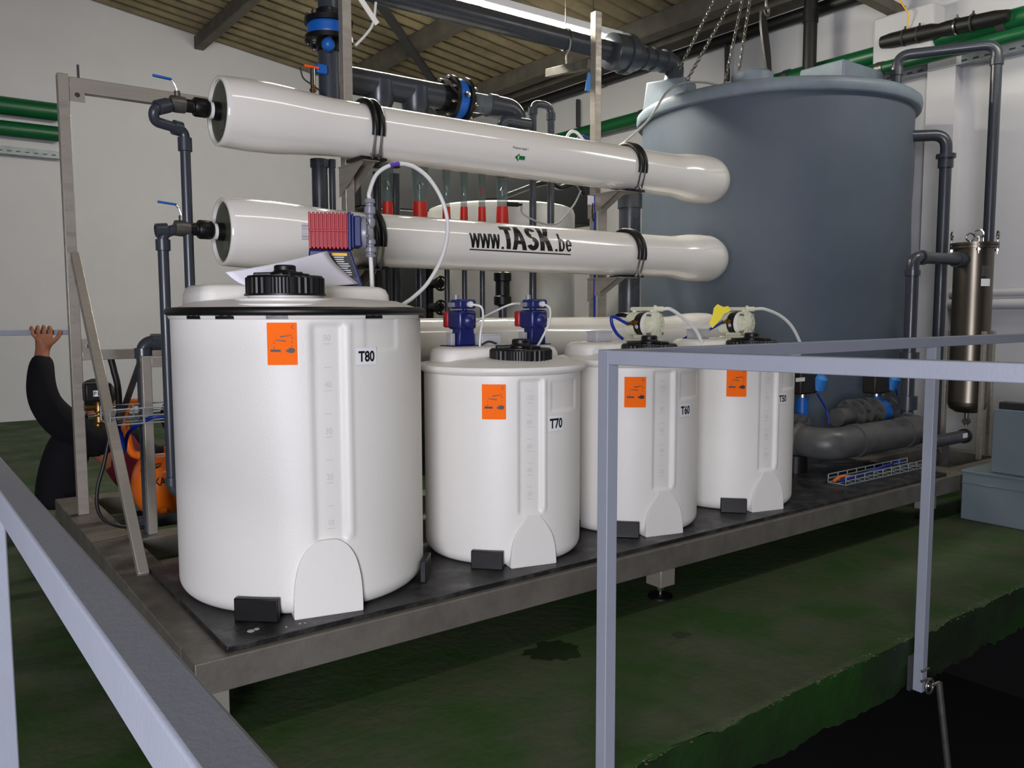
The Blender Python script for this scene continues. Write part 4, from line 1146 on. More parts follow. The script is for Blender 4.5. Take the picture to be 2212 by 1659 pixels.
# sampling tap left of it
tp = P(675, 145, Y=1.7)
sp = thing('sample_tap', 'small brass sampling tap with orange lever above the top vessel', 'tap', tp)
MB().beam(tp+V((-.045, 0, .0)), tp+V((.035, 0, .0)), .014, .012).build('lever', 'orange_plastic', sp, bevel=.002)
MB().cyl(tp+V((0, 0, -.006)), tp+V((0, 0, -.09)), .014, n=14).build('tap_stem', 'chrome', sp)
MB().cyl(tp+V((0, 0, -.09)), tp+V((0, 0, -.15)), .012, n=12).cyl(tp+V((0, 0, -.11)), tp+V((0, 0, -.12)), .018, n=12).build('tap_fitting', 'brass', sp)
MB().cyl(tp+V((.01, 0, -.15)), tp+V((.01, .0, -.25)), .010, n=10).build('outlet_tube', 'chrome', sp)
MB().tube(spline([tp+V((0, 0, -.16)), tp+V((-.05, 0, -.17)), tp+V((-.07, 0, -.2)), tp+V((-.05, 0, -.23)), tp+V((0, 0, -.22))]), .009, 8).build('curved_tube', 'brass', sp)
cable('cable', [P(648, 145, Y=1.72), P(655, 168, Y=1.72), P(672, 182, Y=1.72), P(690, 195, Y=1.72), P(700, 205, Y=1.72)], .004, 'cable_black', 'thin black cable looping by the brass sampling tap')

# horizontal header with valve, clear section and elbow above the top vessel
HY = 1.95
h0, h1 = P(762, 180, Y=HY), P(945, 202, Y=HY); zh = (h0.z+h1.z)/2
hd = thing('header_pipe', 'dark horizontal header pipe with a blue flanged valve and clear sight section', 'pipe', (h0.x, HY, zh))
xf = P(983, 208, Y=HY).x
MB().cyl((h0.x-.05, HY, zh), (xf-.06, HY, zh), .074, n=32).build('pipe_run', 'pvc', hd)
for px in (820, 897):
    x = P(px, 215, Y=HY-.0).x
    MB().lathe([(.085, .02), (.08, -.09), (.06, -.14), (.045, -.18), (.045, -.3)], (x, HY, zh), n=28, caps=False).build('tee_branch', 'pvc', hd)
flange_valve(hd, (xf, HY, zh), (1, 0, 0), .07, .135, .07)
MB().lathe([(.018, 0), (.018, .02), (.009, .022)], (xf, HY-.125, zh), (0, -1, 0), n=16).build('valve_spindle', 'chrome', hd)
xg = P(1070, 225, Y=HY).x
MB().cyl((xf+.06, HY, zh), (xg, HY, zh), .06, n=28).build('sight_tube', 'clear_tube', hd)
MB().tube(route([(xg-.03, HY, zh), (xg+.17, HY, zh), (xg+.17, HY, zh-.4)], .12), .066, 24).build('elbow', 'pvc', hd)
MB().cyl((xg-.06, HY, zh), (xg, HY, zh), .071, n=28).build('socket', 'pvc', hd)
zq = P(1105, 262, Y=HY-.1).z
MB().tube(route([(P(1080, 262, Y=HY-.1).x, HY-.1, zq-.35), (P(1085, 262, Y=HY-.1).x, HY-.1, zq), (P(1143, 262, Y=HY-.1).x, HY-.1, zq)], .05), .032, 20).build('branch_pipe', 'pvc', hd)
# inverted U pipe
uA, uB = P(1151, 230, Y=2.05), P(1190, 230, Y=2.05)
pipe('gooseneck_pipe', [(uA.x, 2.05, .0), (uA.x, 2.05, P(1151, 222, Y=2.05).z), (uB.x, 2.05, P(1151, 222, Y=2.05).z), (uB.x, 2.05, 1.6)], .024,
     'grey gooseneck pipe rising above the top vessel right of the header', bend=.06, collars=[((uA.x, 2.05, P(1151, 240, Y=2.05).z), (0, 0, 1), .031, .05), ((uB.x, 2.05, P(1151, 245, Y=2.05).z), (0, 0, 1), .031, .05)])

# =================================================================== FLOW METERS and the pipes behind the vessels
RY = 2.0
CBY = 3.62
cbx0, cbx1 = P(778, 400, Y=CBY).x, P(1290, 400, Y=CBY).x; cbz1 = P(900, 335, Y=CBY).z; cbz0 = P(900, 455, Y=CBY).z
cb = thing('dark_panel', 'dark panel standing behind the flow meters', 'cabinet', (cbx0+.5, CBY+.15, FZ))  # plain dark boxes filling the view behind the meters, kind unknown
MB().box((cbx0, CBY, cbz0), (cbx1, CBY+.35, cbz1)).build('upper_panel', 'dark_grey', cb, bevel=.01)
MB().box((cbx0, CBY, FZ), (P(1010, 600, Y=CBY).x, CBY+.35, cbz0)).build('lower_panel', 'dark_grey', cb, bevel=.01)
for i, (px, w_, tap) in enumerate(((837, 26, 1), (907, 34, 1), (964, 19, 0), (1002, 18, 0), (1041, 18, 0), (1085, 28, 1))):
    c = P(px, 420, Y=RY); sc_ = prad(px, w_, RY)
    zt2 = P(px, 325, Y=RY).z; zr2, zr3 = P(px, 447 if i > 1 else 436, Y=RY).z, P(px, 492, Y=RY).z
    where = ('widest, second from the left', )
    labs = ('leftmost clear flow meter tube with a red base, behind the vessels', 'widest clear flow meter tube with a red base, second from the left', 'third clear flow meter tube from the left, behind the curved white hose', 'slim clear flow meter tube, fourth from the left in the row', 'slim clear flow meter tube, second from the right in the row', 'rightmost clear flow meter tube, with a black sensor plug')
    o = thing('flow_meter', labs[i], 'flow meter', (c.x, RY, zr3), 'clear flow meters behind the vessels')
    MB().lathe([(sc_*.72, zr3), (sc_*.78, zr2), (sc_*(1.25 if tap else 1.05), zt2)], (c.x, RY, 0), n=24, caps=False).build('meter_tube', 'rotameter_tube', o)
    MB().lathe([(sc_*.98, zr3-.05), (sc_*1.0, zr3), (sc_*.86, zr2), (.001, zr2+.002)], (c.x, RY, 0), n=24, caps=True).build('red_base', 'red_float', o)
    MB().lathe([(sc_*.35, 0), (sc_*.5, .03), (.004, .06)], (c.x, RY, zr2+.07), n=16).build('float', 'red_float' if i == 4 else 'chrome', o)
    MB().cyl((c.x, RY, 0), (c.x, RY, zr3-.04), sc_*.62, n=20).build('feed_pipe', 'pvc', o)
    MB().cyl((c.x, RY, zt2), (c.x, RY, zt2+.1), sc_*1.15, n=20).build('top_fitting', 'pvc', o)
    if i == 5:
        z_ = P(px, 600, Y=RY).z; z2_ = P(px, 648, Y=RY).z
        MB().lathe([(sc_*.7, z_+.05), (sc_*1.35, z_+.03), (sc_*1.35, z_-.02), (sc_*1.1, z_-.025), (sc_*1.1, z2_+.03), (sc_*1.35, z2_+.02), (sc_*1.35, z2_-.03), (sc_*.7, z2_-.04)], (c.x, RY, 0), n=12).build('union', 'black_plastic', o)
        zz = P(1085, 441, Y=RY).z
        MB().cyl((c.x+.02, RY-.03, zz), (c.x+.09, RY-.05, zz), .016, n=12).cyl((c.x+.09, RY-.05, zz), (c.x+.12, RY-.05, zz), .01, n=10).build('sensor_plug', 'black_plastic', o)
        cable('cable', [(c.x+.12, RY-.05, zz), P(1130, 462, Y=RY-.1), P(1170, 482, Y=RY-.15), P(1205, 482, Y=RY-.15), P(1238, 445, Y=RY-.15), P(1255, 412, Y=RY-.2)], .006, 'cable_grey', 'thin grey cable sagging from the sensor plug to the right upright')
for (px, py0, py1, rpx, lab) in ((692, 340, 640, 17, 'thick grey vertical pipe between the two upper vessels, left of the upright'), (719, 340, 640, 7, 'thin grey vertical pipe just left of the left upright'),
                                 (853, 350, 650, 11, 'grey vertical pipe behind the curved hose'), (815, 590, 700, 9, 'grey vertical pipe below the middle vessel near the pump')):
    c = P(px, 450, Y=2.1); r_ = prad(px, 2*rpx, 2.1)
    o = thing('vertical_pipe', lab, 'pipe', (c.x, 2.1, 0), 'grey vertical pipes behind the vessels')
    MB().cyl((c.x, 2.1, 0), (c.x, 2.1, 1.83), r_, n=24).build('pipe_run', 'pvc', o)
    MB().cyl((c.x, 2.1, P(px, 362, Y=2.1).z), (c.x, 2.1, P(px, 345, Y=2.1).z), r_*1.18, n=24).build('socket', 'pvc', o)
# small handwheels behind
for py in (612, 664):
    c = P(952, py, Y=2.3)
    o = thing('handwheel', 'small black handwheel valve low behind the flow pipes, %s of two' % ('upper' if py == 612 else 'lower'), 'valve', c)
    MB().tube([c+V((.045*cos(2*pi*k/24), 0, .045*sin(2*pi*k/24))) for k in range(24)], .007, 8, closed=True).build('wheel_rim', 'black_plastic', o)
    MB().beam(c-V((.045, 0, 0)), c+V((.045, 0, 0)), .01, .012).beam(c-V((0, 0, .045)), c+V((0, 0, .045)), .01, .012, (1, 0, 0)).build('spoke', 'black_plastic', o)
    MB().cyl(c, c+V((0, .12, 0)), .03, n=16).build('valve_body', 'black_plastic', o)
    if py == 612: MB().cyl((c.x, 2.45, FZ), (c.x, 2.45, c.z+.3), .03, n=16).build('feed_pipe', 'black_plastic', o)
# white tank in the background
wl, wr_ = P(1010, 500, Y=2.3), P(1300, 500, Y=2.3)
wx = (wl.x+wr_.x)/2+.08; wrad = (wr_.x-wl.x)/2*.93
zw = P(1150, 430, Y=2.28).z
bgt = thing('round_tank', 'round white tank behind the pressure vessels, left of the right upright', 'tank', (wx, 2.3+wrad, 0.001))
MB().lathe([(wrad-.02, .001), (wrad, .03), (wrad, zw-.05), (wrad-.012, zw-.015), (wrad-.05, zw), (.001, zw+.02)], (wx, 2.3+wrad, 0), n=80, caps=False).build('body', 'far_tank_white', bgt)
MB().lathe([(.2, zw), (.2, zw+.06), (.001, zw+.065)], (wx, 2.3+wrad, 0), n=40, caps=False).build('lid', 'black_plastic', bgt)
hz = P(1190, 400, Y=2.3)
cable('hose', [P(1140, 415, Y=2.25)+V((0, .3, 0)), P(1175, 395, Y=2.35), P(1210, 405, Y=2.35), P(1245, 395, Y=2.3), P(1262, 420, Y=2.3)], .02, 'black_rubber', 'black hose lying across the top of the background tank')
# electrical odds on the right upright
jb = P(1267, 430, Y=UY-.04)
o = thing('cable_bracket', 'small white tag plate tied on the right upright above the middle vessel', 'tag', jb)
MB().box((ux2-.085, UY-.03, jb.z-.03), (ux2-.03, UY-.024, jb.z+.025)).build('plate', 'label_white', o)
MB().tube(spline([(ux2-.05, UY-.035, jb.z-.02), (ux2-.06, UY-.04, jb.z-.08), (ux2-.045, UY-.035, jb.z-.13), (ux2-.035, UY-.035, jb.z-.06)]), .004, 6).build('cable_loop', 'black_rubber', o)
for dx, m_, lab in ((-.012, 'cable_grey', 'pale vertical cable strapped along the right upright'), (-.032, 'cable_blue', 'blue vertical cable strapped along the right upright')):
    tag(MB().cyl((ux2+dx, UY-.034, .75), (ux2+dx, UY-.034, 1.73), .008 if dx > -.02 else .006, n=8).build('cable', m_), lab, 'cable')
# dark column pipes right of the right upright (between upright and storage tank)
c = P(1360, 500, Y=1.95)
o = thing('vertical_pipe', 'thick dark vertical pipe between the right upright and the storage tank', 'pipe', (c.x, 1.95, 0))
MB().cyl((c.x, 1.95, 0), (c.x, 1.95, 1.95), .078, n=28).build('pipe_run', 'pvc', o)
MB().cyl((c.x, 1.95, P(1360, 450, Y=1.95).z), (c.x, 1.95, P(1360, 420, Y=1.95).z), .088, n=28).build('socket', 'pvc', o)
# white hoses over the right part of the top vessel
cable('hose', [P(1222, 300, Y=1.62), P(1232, 286, Y=1.62), P(1245, 286, Y=1.62), P(1262, 305, Y=1.6)], .010, 'hose_white', 'small white hose loop on top of the top vessel')
cable('hose', [P(1246, 300, Y=1.65), P(1262, 294, Y=1.65), P(1280, 306, Y=1.63)], .008, 'cable_blue', 'small blue hose on top of the top vessel by the upright')
cable('cable', [P(1345, 312, Y=1.75), P(1400, 260, Y=1.75), P(1440, 200, Y=1.8), P(1475, 180, Y=1.9), P(1520, 178, Y=2.0), P(1560, 186, Y=2.05)], .008, 'cable_grey', 'pale grey cable running from the top vessel up to the storage tank lid')
tg = thing('hanging_tag', 'small blue tag hanging behind the right upright', 'tag', P(1273, 180, Y=1.75))
c = P(1272, 180, Y=1.75); MB().prism([(-.008, .07), (.012, .07), (.022, -.05), (-.03, -.05)], c, (1, 0, 0), (0, 0, 1), (0, .006, 0)).build('tag_plate', 'light_blue', tg)

# white perforated plate and hose near the top of left upright
c0 = P(770, 0, Y=1.5)
wp = thing('angled_strip', 'white flat strip hanging at an angle beside the left upright near the roof', 'strip', c0)
MB().beam(P(775, -8, Y=1.52), P(815, 52, Y=1.52), .028, .006, (0, 1, 0)).build('strip', 'vessel_rim', wp)
MB().tube(spline([P(812, 5, Y=1.53), P(806, 50, Y=1.53), P(790, 75, Y=1.53), P(768, 98, Y=1.53)]), .007, 8).build('hose', 'hose_white', wp)

# =================================================================== WALL SERVICES
def wpipe(name, pa, pb, X=None, Y=None, r_=.05, m='green_pipe', label='', ext=(0, 0), axis='y', off=.08, brackets=()):
    if axis == 'y':
        Xp = XW-off; a_ = P(*pa, X=Xp); b_ = P(*pb, X=Xp); z = (a_.z+b_.z)/2
        p0, p1 = V((Xp, max(a_.y, b_.y)+ext[0], z)), V((Xp, min(a_.y, b_.y)-ext[1], z))
    else:
        Yp = YW-off; a_ = P(*pa, Y=Yp); b_ = P(*pb, Y=Yp); z = (a_.z+b_.z)/2
        p0, p1 = V((min(a_.x, b_.x)-ext[0], Yp, z)), V((max(a_.x, b_.x)+ext[1], Yp, z))
    o = thing(name, label, 'pipe', p0)
    MB().cyl(p0, p1, r_, n=24).build('pipe_run', m, o)
    for q in brackets:
        c = p0+(p1-p0)*q; d = (p1-p0).normalized()
        MB().cyl(c-d*.03, c+d*.03, r_*1.12, n=24).build('pipe_clamp', 'galvanised', o)
    return o, p0, p1
o, g0, g1 = wpipe('wall_pipe', (1345, 263), (1745, 160), r_=.075, label='green pipe along the right wall behind the storage tank', ext=(1.2, 4.0), off=.12, brackets=(.2, .45, .7))
o, k0, k1 = wpipe('wall_pipe', (1200, 202), (1640, 70), r_=.06, m='black_sleeve', label='black insulated pipe along the right wall just below the roof', ext=(1.2, 4.0), off=.1, brackets=(.25, .5))
# thick green lower pipe with black sleeve in the upper right
o, s0_, s1_ = wpipe('wall_pipe', (1750, 196), (2200, 62), r_=.05, label='second green pipe below the first on the right wall', ext=(1.0, .3), off=.28, brackets=(.55,))
a_, b_ = P(1905, 92, X=XW-.22), P(2180, 32, X=XW-.22)
bs = thing('pipe_sleeve', 'black rubber repair sleeve clamped on the green wall pipe at the upper right', 'sleeve', a_)
pts = [a_+(b_-a_)*t for t in (0, .08, .3, .42, .48, .55, .7, .9, 1.0)]
MB().tube(pts, [.05, .062, .066, .064, .05, .058, .058, .055, .04], 18).build('sleeve', 'black_sleeve', bs)
for q in (.2, .32, .62, .74):
    c = a_+(b_-a_)*q; MB().lathe([(.068, -.008), (.07, 0), (.068, .008)], c, (b_-a_), n=20, caps=False).cyl(c+V((0, 0, .06)), c+V((0, 0, .09)), .008, n=6).build('hose_clamp', 'dark_steel' if q != .62 else 'chrome', bs)
# vertical black duct in front
c = P(1750, 80, X=XW-.3)
o = thing('vertical_duct', 'black vertical duct pipe dropping in front of the right wall', 'pipe', c)
MB().cyl((c.x, c.y, 2.5), (c.x, c.y, roofz(c.x)-.05), .06, n=20).build('pipe_run', 'black_sleeve', o)
MB().cyl((c.x, c.y, P(1750, 50, X=XW-.3).z), (c.x, c.y, P(1750, 20, X=XW-.3).z), .068, n=20).build('socket', 'black_sleeve', o)
# thin vertical brown pipes on the wall
for px, py0, py1, lab in ((1571, 100, 175, 'rusty vertical pipe hanger on the right wall behind the chains'), (1249, 215, 275, 'rusty vertical pipe hanger on the right wall left of the right upright')):
    a_, b_ = P(px, py0, X=XW-.1), P(px, py1, X=XW-.1)
    o = thing('pipe_hanger', lab, 'hanger', b_)
    MB().beam(a_, b_, .05, .03).build('hanger_strap', 'dark_steel', o)
# perforated cable tray on the right wall
a_, b_ = P(1340, 300, X=XW-.05), P(1945, 180, X=XW-.05)
def tray(name, a_, b_, wd, label, axis):
    o = thing(name, label, 'cable tray', a_)
    d = (b_-a_).normalized(); n_ = V((-1, 0, 0)) if axis == 'y' else V((0, -1, 0))
    MB().beam(a_, b_, .004, wd, V((0, 0, 1))).beam(a_+n_*.05-V((0, 0, wd/2)), b_+n_*.05-V((0, 0, wd/2)), .1, .004, V((0, 0, 1))).build('tray_channel', 'tray_zinc', o)
    mb = MB(); L_ = (b_-a_).length; k = 0
    while k*.09 < L_-.06 and k < 100:
        c = a_+d*(.04+k*.09)+n_*.003; mb.box((-.001, -.001, -.001), (.001, .001, .001), Matrix.Translation(c)) if False else mb.beam(c, c+d*.045, .003, .012); k += 1
    mb.build('slots', 'dark_steel', o); return o
zt3 = P(1990, 150, X=XW-.06).z
ya, yb = P(1910, 160, X=XW-.06).y, P(2212, 100, X=XW-.06).y
tray('cable_tray', V((XW-.03, ya+.3, zt3)), V((XW-.03, yb-1, zt3)), .10, 'galvanised perforated cable tray on the right wall', 'y')
# conduits low on the right wall
wpipe('wall_conduit', (1965, 633), (2212, 633), r_=.03, m='wall_paint', label='upper of two white painted conduits low on the right wall', ext=(.2, .5), off=.05)
wpipe('wall_conduit', (1965, 657), (2212, 657), r_=.04, m='wall_paint', label='lower, thicker of two white painted conduits on the right wall', ext=(.2, .5), off=.06)
# left: green pipes and tray on the back wall
wpipe('wall_pipe', (0, 226), (120, 243), r_=.10, label='upper of two green pipes on the back wall at the left', ext=(2, .06), axis='x', off=.15)
wpipe('wall_pipe', (0, 275), (120, 290), r_=.085, label='lower of two green pipes on the back wall at the left', ext=(2, .06), axis='x', off=.15)
a_, b_ = P(0, 322, Y=YW-.1), P(120, 333, Y=YW-.1)
tray('cable_tray', V((a_.x-1.5, YW-.05, a_.z)), V((b_.x+.06, YW-.05, a_.z)), .10, 'galvanised cable tray on the back wall under the green pipes', 'x')

# =================================================================== PIPES RIGHT OF THE TANK
FXc, FYc = 5.30, .30
YT1, YT2 = 1.02, .50
a = P(1936, 190, Y=YT1); topz = P(1938, 120, Y=YT1).z
b = P(2155, 95, Y=YT2)
b = P(2155, 95, Z=topz); YT2 = b.y
pipe('transfer_pipe', [(a.x, YT1, zr1-.1), (a.x, YT1, topz), (b.x, YT2, topz), (b.x, YT2, 1.2)], .038, 'grey pipe leaving the storage tank lid and dropping at the far right', bend=.09,
     collars=[((a.x, YT1, topz-.12), (0, 0, 1), .046, .06), ((b.x, YT2, topz-.12), (0, 0, 1), .046, .06)])
YO = .95
a = P(1966, 298, Y=YO); b = P(2045, 302, Y=.73)
pipe('outlet_pipe', [(a.x-.12, YO+.04, a.z), (b.x, .73, a.z), (b.x, .73, FZ+.02)], .042, 'grey pipe leaving the side of the storage tank and running down the wall', bend=.1,
     collars=[((b.x, .73, P(2045, 338, Y=.73).z), (0, 0, 1), .068, .035), ((b.x, .73, P(2045, 352, Y=.73).z), (0, 0, 1), .053, .08)])
# bag filter
fc0 = P(2097, 700, Y=FYc); FX = fc0.x
rf = prad(2097, 88, FYc)
zf1, zf0 = P(2097, 530, Y=FYc).z, P(2097, 890, Y=FYc).z
bf = thing('bag_filter', 'tall stainless steel filter housing with eye nuts on its lid', 'filter', (FX, FYc, 0))
MB().lathe([(.001, zf0), (rf*.6, zf0+.005), (rf*.92, zf0+.03), (rf, zf0+.06), (rf, zf0+.075), (rf*1.01, zf0+.08), (rf, zf0+.085), (rf, zf1)], (FX, FYc, 0), n=56, caps=False).build('housing', 'filter_steel', bf, angle=50)
ld = MB().lathe([(rf, zf1-.02), (rf*1.22, zf1-.02), (rf*1.22, zf1-.004), (rf*1.05, zf1-.003), (rf*1.05, zf1+.0), (rf*1.22, zf1+.001), (rf*1.22, zf1+.017), (rf*.9, zf1+.02), (.001, zf1+.02)], (FX, FYc, 0), n=56, caps=False).build('lid_flange', 'filter_steel', bf, angle=30)
for k in range(4):
    a = radians(-170+90*k+25); c = V((FX+rf*1.14*cos(a), FYc+rf*1.14*sin(a), zf1))
    mb = MB().cyl(c-V((0, 0, .06)), c+V((0, 0, .05)), .006, n=8).cyl(c-V((0, 0, .04)), c-V((0, 0, .026)), .014, n=6)
    e = mb.build('swing_bolt', 'chrome', ld)
    MB().tube([c+V((-sin(a)*.026*cos(2*pi*q/20), cos(a)*.026*cos(2*pi*q/20), .068+.026*sin(2*pi*q/20))) for q in range(20)], .006, 8, closed=True).build('eye_nut', 'chrome', ld)
MB().tube(route([(FX-.02, FYc-.03, zf1+.02), (FX-.02, FYc-.03, zf1+.07), (FX+.06, FYc-.03, zf1+.07), (FX+.06, FYc-.03, zf1+.02)], .02), .005, 8).build('lid_handle', 'chrome', ld)
for dx, dy in ((-.06, -.1), (.11, -.06), (.0, .12)):
    MB().box((FX+dx*1.5-.018, FYc+dy*1.3-.012, 0), (FX+dx*1.5+.018, FYc+dy*1.3+.012, P(2097, 715, Y=FYc).z)).build('leg', 'stainless', bf, bevel=.002)
MB().cyl((FX, FYc, zf0-.09), (FX, FYc, zf0+.01), .014, n=12).cyl((FX-.02, FYc, zf0-.06), (FX+.02, FYc, zf0-.06), .022, n=12).build('drain_valve', 'galvanised', bf)
lpz = P(2128, 590, Y=FYc-rf).z
a0_, _ = zcyl(2120, 585, FX, FYc, rf); a1_, _ = zcyl(2139, 585, FX, FYc, rf)
def fmap(lift): return lambda u, v: (FX+(rf+lift)*cos(u), FYc+(rf+lift)*sin(u), v)
z1_ = zcyl(2125, 574, FX, FYc, rf)[1]; z2_ = zcyl(2125, 597, FX, FYc, rf)[1]; z3_ = zcyl(2125, 602, FX, FYc, rf)[1]; z4_ = zcyl(2125, 618, FX, FYc, rf)[1]
for nm, za_, zb_, mm in (('rating_plate', z2_, z1_, 'galvanised'), ('paper_label', z4_, z3_, 'label_white')):
    mapped(nm, [(a0_+(a1_-a0_)*i/6, q) for q in (za_, zb_) for i in range(7)], [(i, i+1, i+8, i+7) for i in range(6)], fmap(.002), mm, bf)
# filter inlet pipe
fi = P(2068, 560, Y=FYc); c = P(1972, 566, Y=.36)
zz = fi.z
pipe('filter_inlet_pipe', [(FX-rf*.5, FYc, zz), (c.x, .36, zz), (c.x, .36, .35)], .038, 'grey elbow pipe joining the steel filter housing from the left', bend=.07,
     collars=[((FX-rf-.06, FYc+.02, zz), (1, -.05, 0), .052, .06), ((c.x, .36, zz-.1), (0, 0, 1), .047, .04), ((c.x+.09, .35, zz), (1, 0, 0), .047, .04),
              ((c.x, .36, P(1972, 768, Y=.36).z), (0, 0, 1), .06, .05), ((c.x, .36, P(1972, 868, Y=.36).z), (0, 0, 1), .06, .09)])
# low dark pipe at the filter foot
a_, b_ = P(2040, 950, Y=.22), P(2118, 962, Y=.12)
o = thing('drain_pipe', 'dark capped pipe end at the foot of the steel filter housing', 'pipe', a_)
MB().cyl((a_.x-.2, .22, a_.z), (b_.x, .22, a_.z), .04, n=24).build('pipe_run', 'pvc', o)
MB().cyl((b_.x-.03, .22, a_.z), (b_.x, .22, a_.z), .048, n=24).build('end_cap', 'black_plastic', o)
MB().box((a_.x, .20, 0), (a_.x+.03, .24, a_.z)).build('pipe_bracket', 'galvanised', o)
MB().box((b_.x-.12, .178, a_.z-.0), (b_.x-.06, .18, a_.z+.03)).build('paper_label', 'label_white', o)

# =================================================================== LOW U-BEND PIPEWORK ON THE SKID
RU = .098; ZU = .20; YU = .43
xa_ = 3.83; xb_ = 4.93
ub_ = thing('bend_pipe', 'big dusty grey U-bend pipe with bolted flanges, right of tank T50', 'pipe', (4.3, YU, ZU))
MB().tube(route([(xa_, .66, ZU), (xa_, YU, ZU), (xb_, YU, ZU), (xb_, .70, ZU)], .2, 12), RU, 32).build('pipe_run', 'pvc_dusty', ub_)
for x in (xa_+.28, xb_-.24): MB().cyl((x-.04, YU, ZU), (x+.04, YU, ZU), RU*1.07, n=32).build('socket', 'pvc_dusty', ub_)
def flange(o, c, ax, rf_, rp_, t_=.03, n_=8):
    c, ax = V(c), V(ax).normalized(); ref = V((0, 0, 1)) if abs(ax.z) < .9 else V((1, 0, 0))
    e1 = (ref-ax*ref.dot(ax)).normalized(); e2 = ax.cross(e1)
    f_ = MB().lathe([(rp_, -t_/2), (rf_, -t_/2), (rf_, t_/2), (rp_*1.15, t_/2+.002), (rp_, t_/2+.03)], c, ax, n=40, caps=True).build('flange', 'pvc_dusty', o, angle=30)
    for k in range(n_):
        a = 2*pi*(k+.5)/n_; p = c+(e1*cos(a)+e2*sin(a))*rf_*.84
        MB().cyl(p-ax*(t_/2+.018), p+ax*(t_/2+.018), .013, n=6).build('flange_bolt', 'galvanised', f_)
flange(ub_, (xa_, .655, ZU), (0, -1, 0), .165, RU); flange(ub_, (xa_, .69, ZU), (0, 1, 0), .165, RU)
MB().cyl((xa_-.06, .62, PT), (xa_-.06, .62, ZU-.08), .07, n=24).build('stub', 'black_plastic', ub_)
# second line behind, with blue butterfly valves
sl_ = thing('valve_pipe', 'grey pipe with paired flanges and blue valves behind the big bend', 'pipe', (4.3, .72, .3))
c1 = P(1895, 890, Y=.66); 
zc2 = c1.z
MB().cyl((c1.x-.5, .66, zc2), (c1.x+.25, .66, zc2), .06, n=28).build('pipe_run', 'pvc_dusty', sl_)
for dx in (-.33, -.24, -.09, .09): flange(sl_, (c1.x+dx, .66, zc2), (1, 0, 0), .11, .06, .02)
MB().lathe([(.06, -.06), (.085, -.05), (.085, .05), (.06, .06)], (c1.x, .66, zc2), (1, 0, 0), n=28).build('valve_body', 'valve_blue', sl_)
def actuator(px, py_top, py_bot, Y_, label, black_w, zbody):
    a_ = P(px, py_top, Y=Y_); b_ = P(px, py_bot, Y=Y_)
    o = thing('valve_actuator', label, 'actuator', b_)
    MB().cyl((a_.x, Y_, b_.z), (a_.x, Y_, b_.z+(a_.z-b_.z)*.42), .038, n=20).build('valve_neck', 'valve_blue', o)
    MB().cyl((a_.x, Y_, b_.z+(a_.z-b_.z)*.42), (a_.x, Y_, b_.z+(a_.z-b_.z)*.48), .05, n=20).build('mounting_flange', 'chrome', o)
    zq0 = b_.z+(a_.z-b_.z)*.48
    MB().box((a_.x-black_w, Y_-.05, zq0), (a_.x+black_w, Y_+.05, a_.z-.02)).build('actuator_body', 'dark_iron', o, bevel=.012)
    MB().lathe([(.001, -.05), (.05, -.045), (.052, .03), (.03, .05), (.001, .052)], (a_.x+black_w+.02, Y_-.04, zq0+.07), (0, -.3, 1), n=24).build('switch_box', 'light_blue', o)
    return o
actuator(1895, 800, 893, .66, 'valve actuator with blue housing above the paired flanges', .10, 0)
actuator(1735, 790, 905, .72, 'valve actuator with blue housing just right of tank T50', .09, 0)
pt = P(1727, 820, Y=.66); pl = thing('marker_plate', 'small white name plate on the actuator right of tank T50', 'plate', pt)
MB().box((pt.x-.04, .655, pt.z-.012), (pt.x+.05, .66, pt.z+.012)).build('plate', 'label_white', pl)
cable('air_hose', [P(1765, 850, Y=.6), P(1785, 885, Y=.58), P(1790, 915, Y=.56)], .006, 'cable_blue', 'thin blue air hose dropping from the actuator beside tank T50')
cable('air_hose', [P(1935, 840, Y=.55), P(1945, 880, Y=.55), P(1950, 905, Y=.6)], .006, 'cable_blue', 'thin blue air hose dropping from the actuator above the flanges')
wt = P(1790, 1025, Z=PT+.02)
wire_tray('wire_basket_tray', 3.62, 4.5, .19, .30, PT+.004, PT+.05, 'flat wire basket tray lying on the deck under the big bend', 9)
cable('air_hose', [(3.66, .24, PT+.02), (3.9, .25, PT+.024), (4.1, .235, PT+.05), (4.3, .3, PT+.03), (4.5, .33, PT+.03)], .010, 'cable_blue', 'blue hose lying in the flat wire tray on the deck')
cable('cable', [(3.62, .26, PT+.02), (3.7, .27, PT+.03), (3.80, .26, PT+.02)], .010, 'orange_paint', 'short orange cable lying in the flat wire tray on the deck')

# =================================================================== PUMPS ON THE TANKS
zp80 = PT+H80+.012+.085    # top of the T80 platform
pb_ = P(725, 500, Y=.72)
p8 = thing('dosing_pump', 'red and blue dosing pump with clear grey head standing on tank T80', 'pump', (pb_.x, .72, zp80))
xA, xB, xC = P(667, 500, Y=.72).x, P(750, 500, Y=.72).x, P(776, 500, Y=.72).x
z1_, z0_ = P(710, 462, Y=.72).z, P(710, 540, Y=.72).z
mb = MB(); nrb = 10
for k in range(nrb):
    x = xA+(xB-xA)*k/nrb; mb.box((x, .645, z0_), (x+(xB-xA)/nrb*.62, .80, z1_))
mb.box((xA+.004, .652, z0_+.006), (xB, .793, z1_-.006)); mb.box((xA, .641, (z0_+z1_)/2-.004), (xB, .648, (z0_+z1_)/2+.004))
mb.build('motor_housing', 'red_plastic', p8, bevel=.002)
MB().box((xB-.002, .64, z0_-.004), (xB+.012, .805, z1_+.003)).box((xB+.013, .645, z0_+.004), (xB+.024, .80, z1_-.003)).box((xB+.025, .65, z0_+.012), (xC, .795, z1_-.01)).build('gearbox', 'blue_plastic', p8, bevel=.004)
zm = (z0_+z1_)/2
mb = MB().cyl((xA-.028, .72, zm), (xA, .72, zm), .030, n=24)
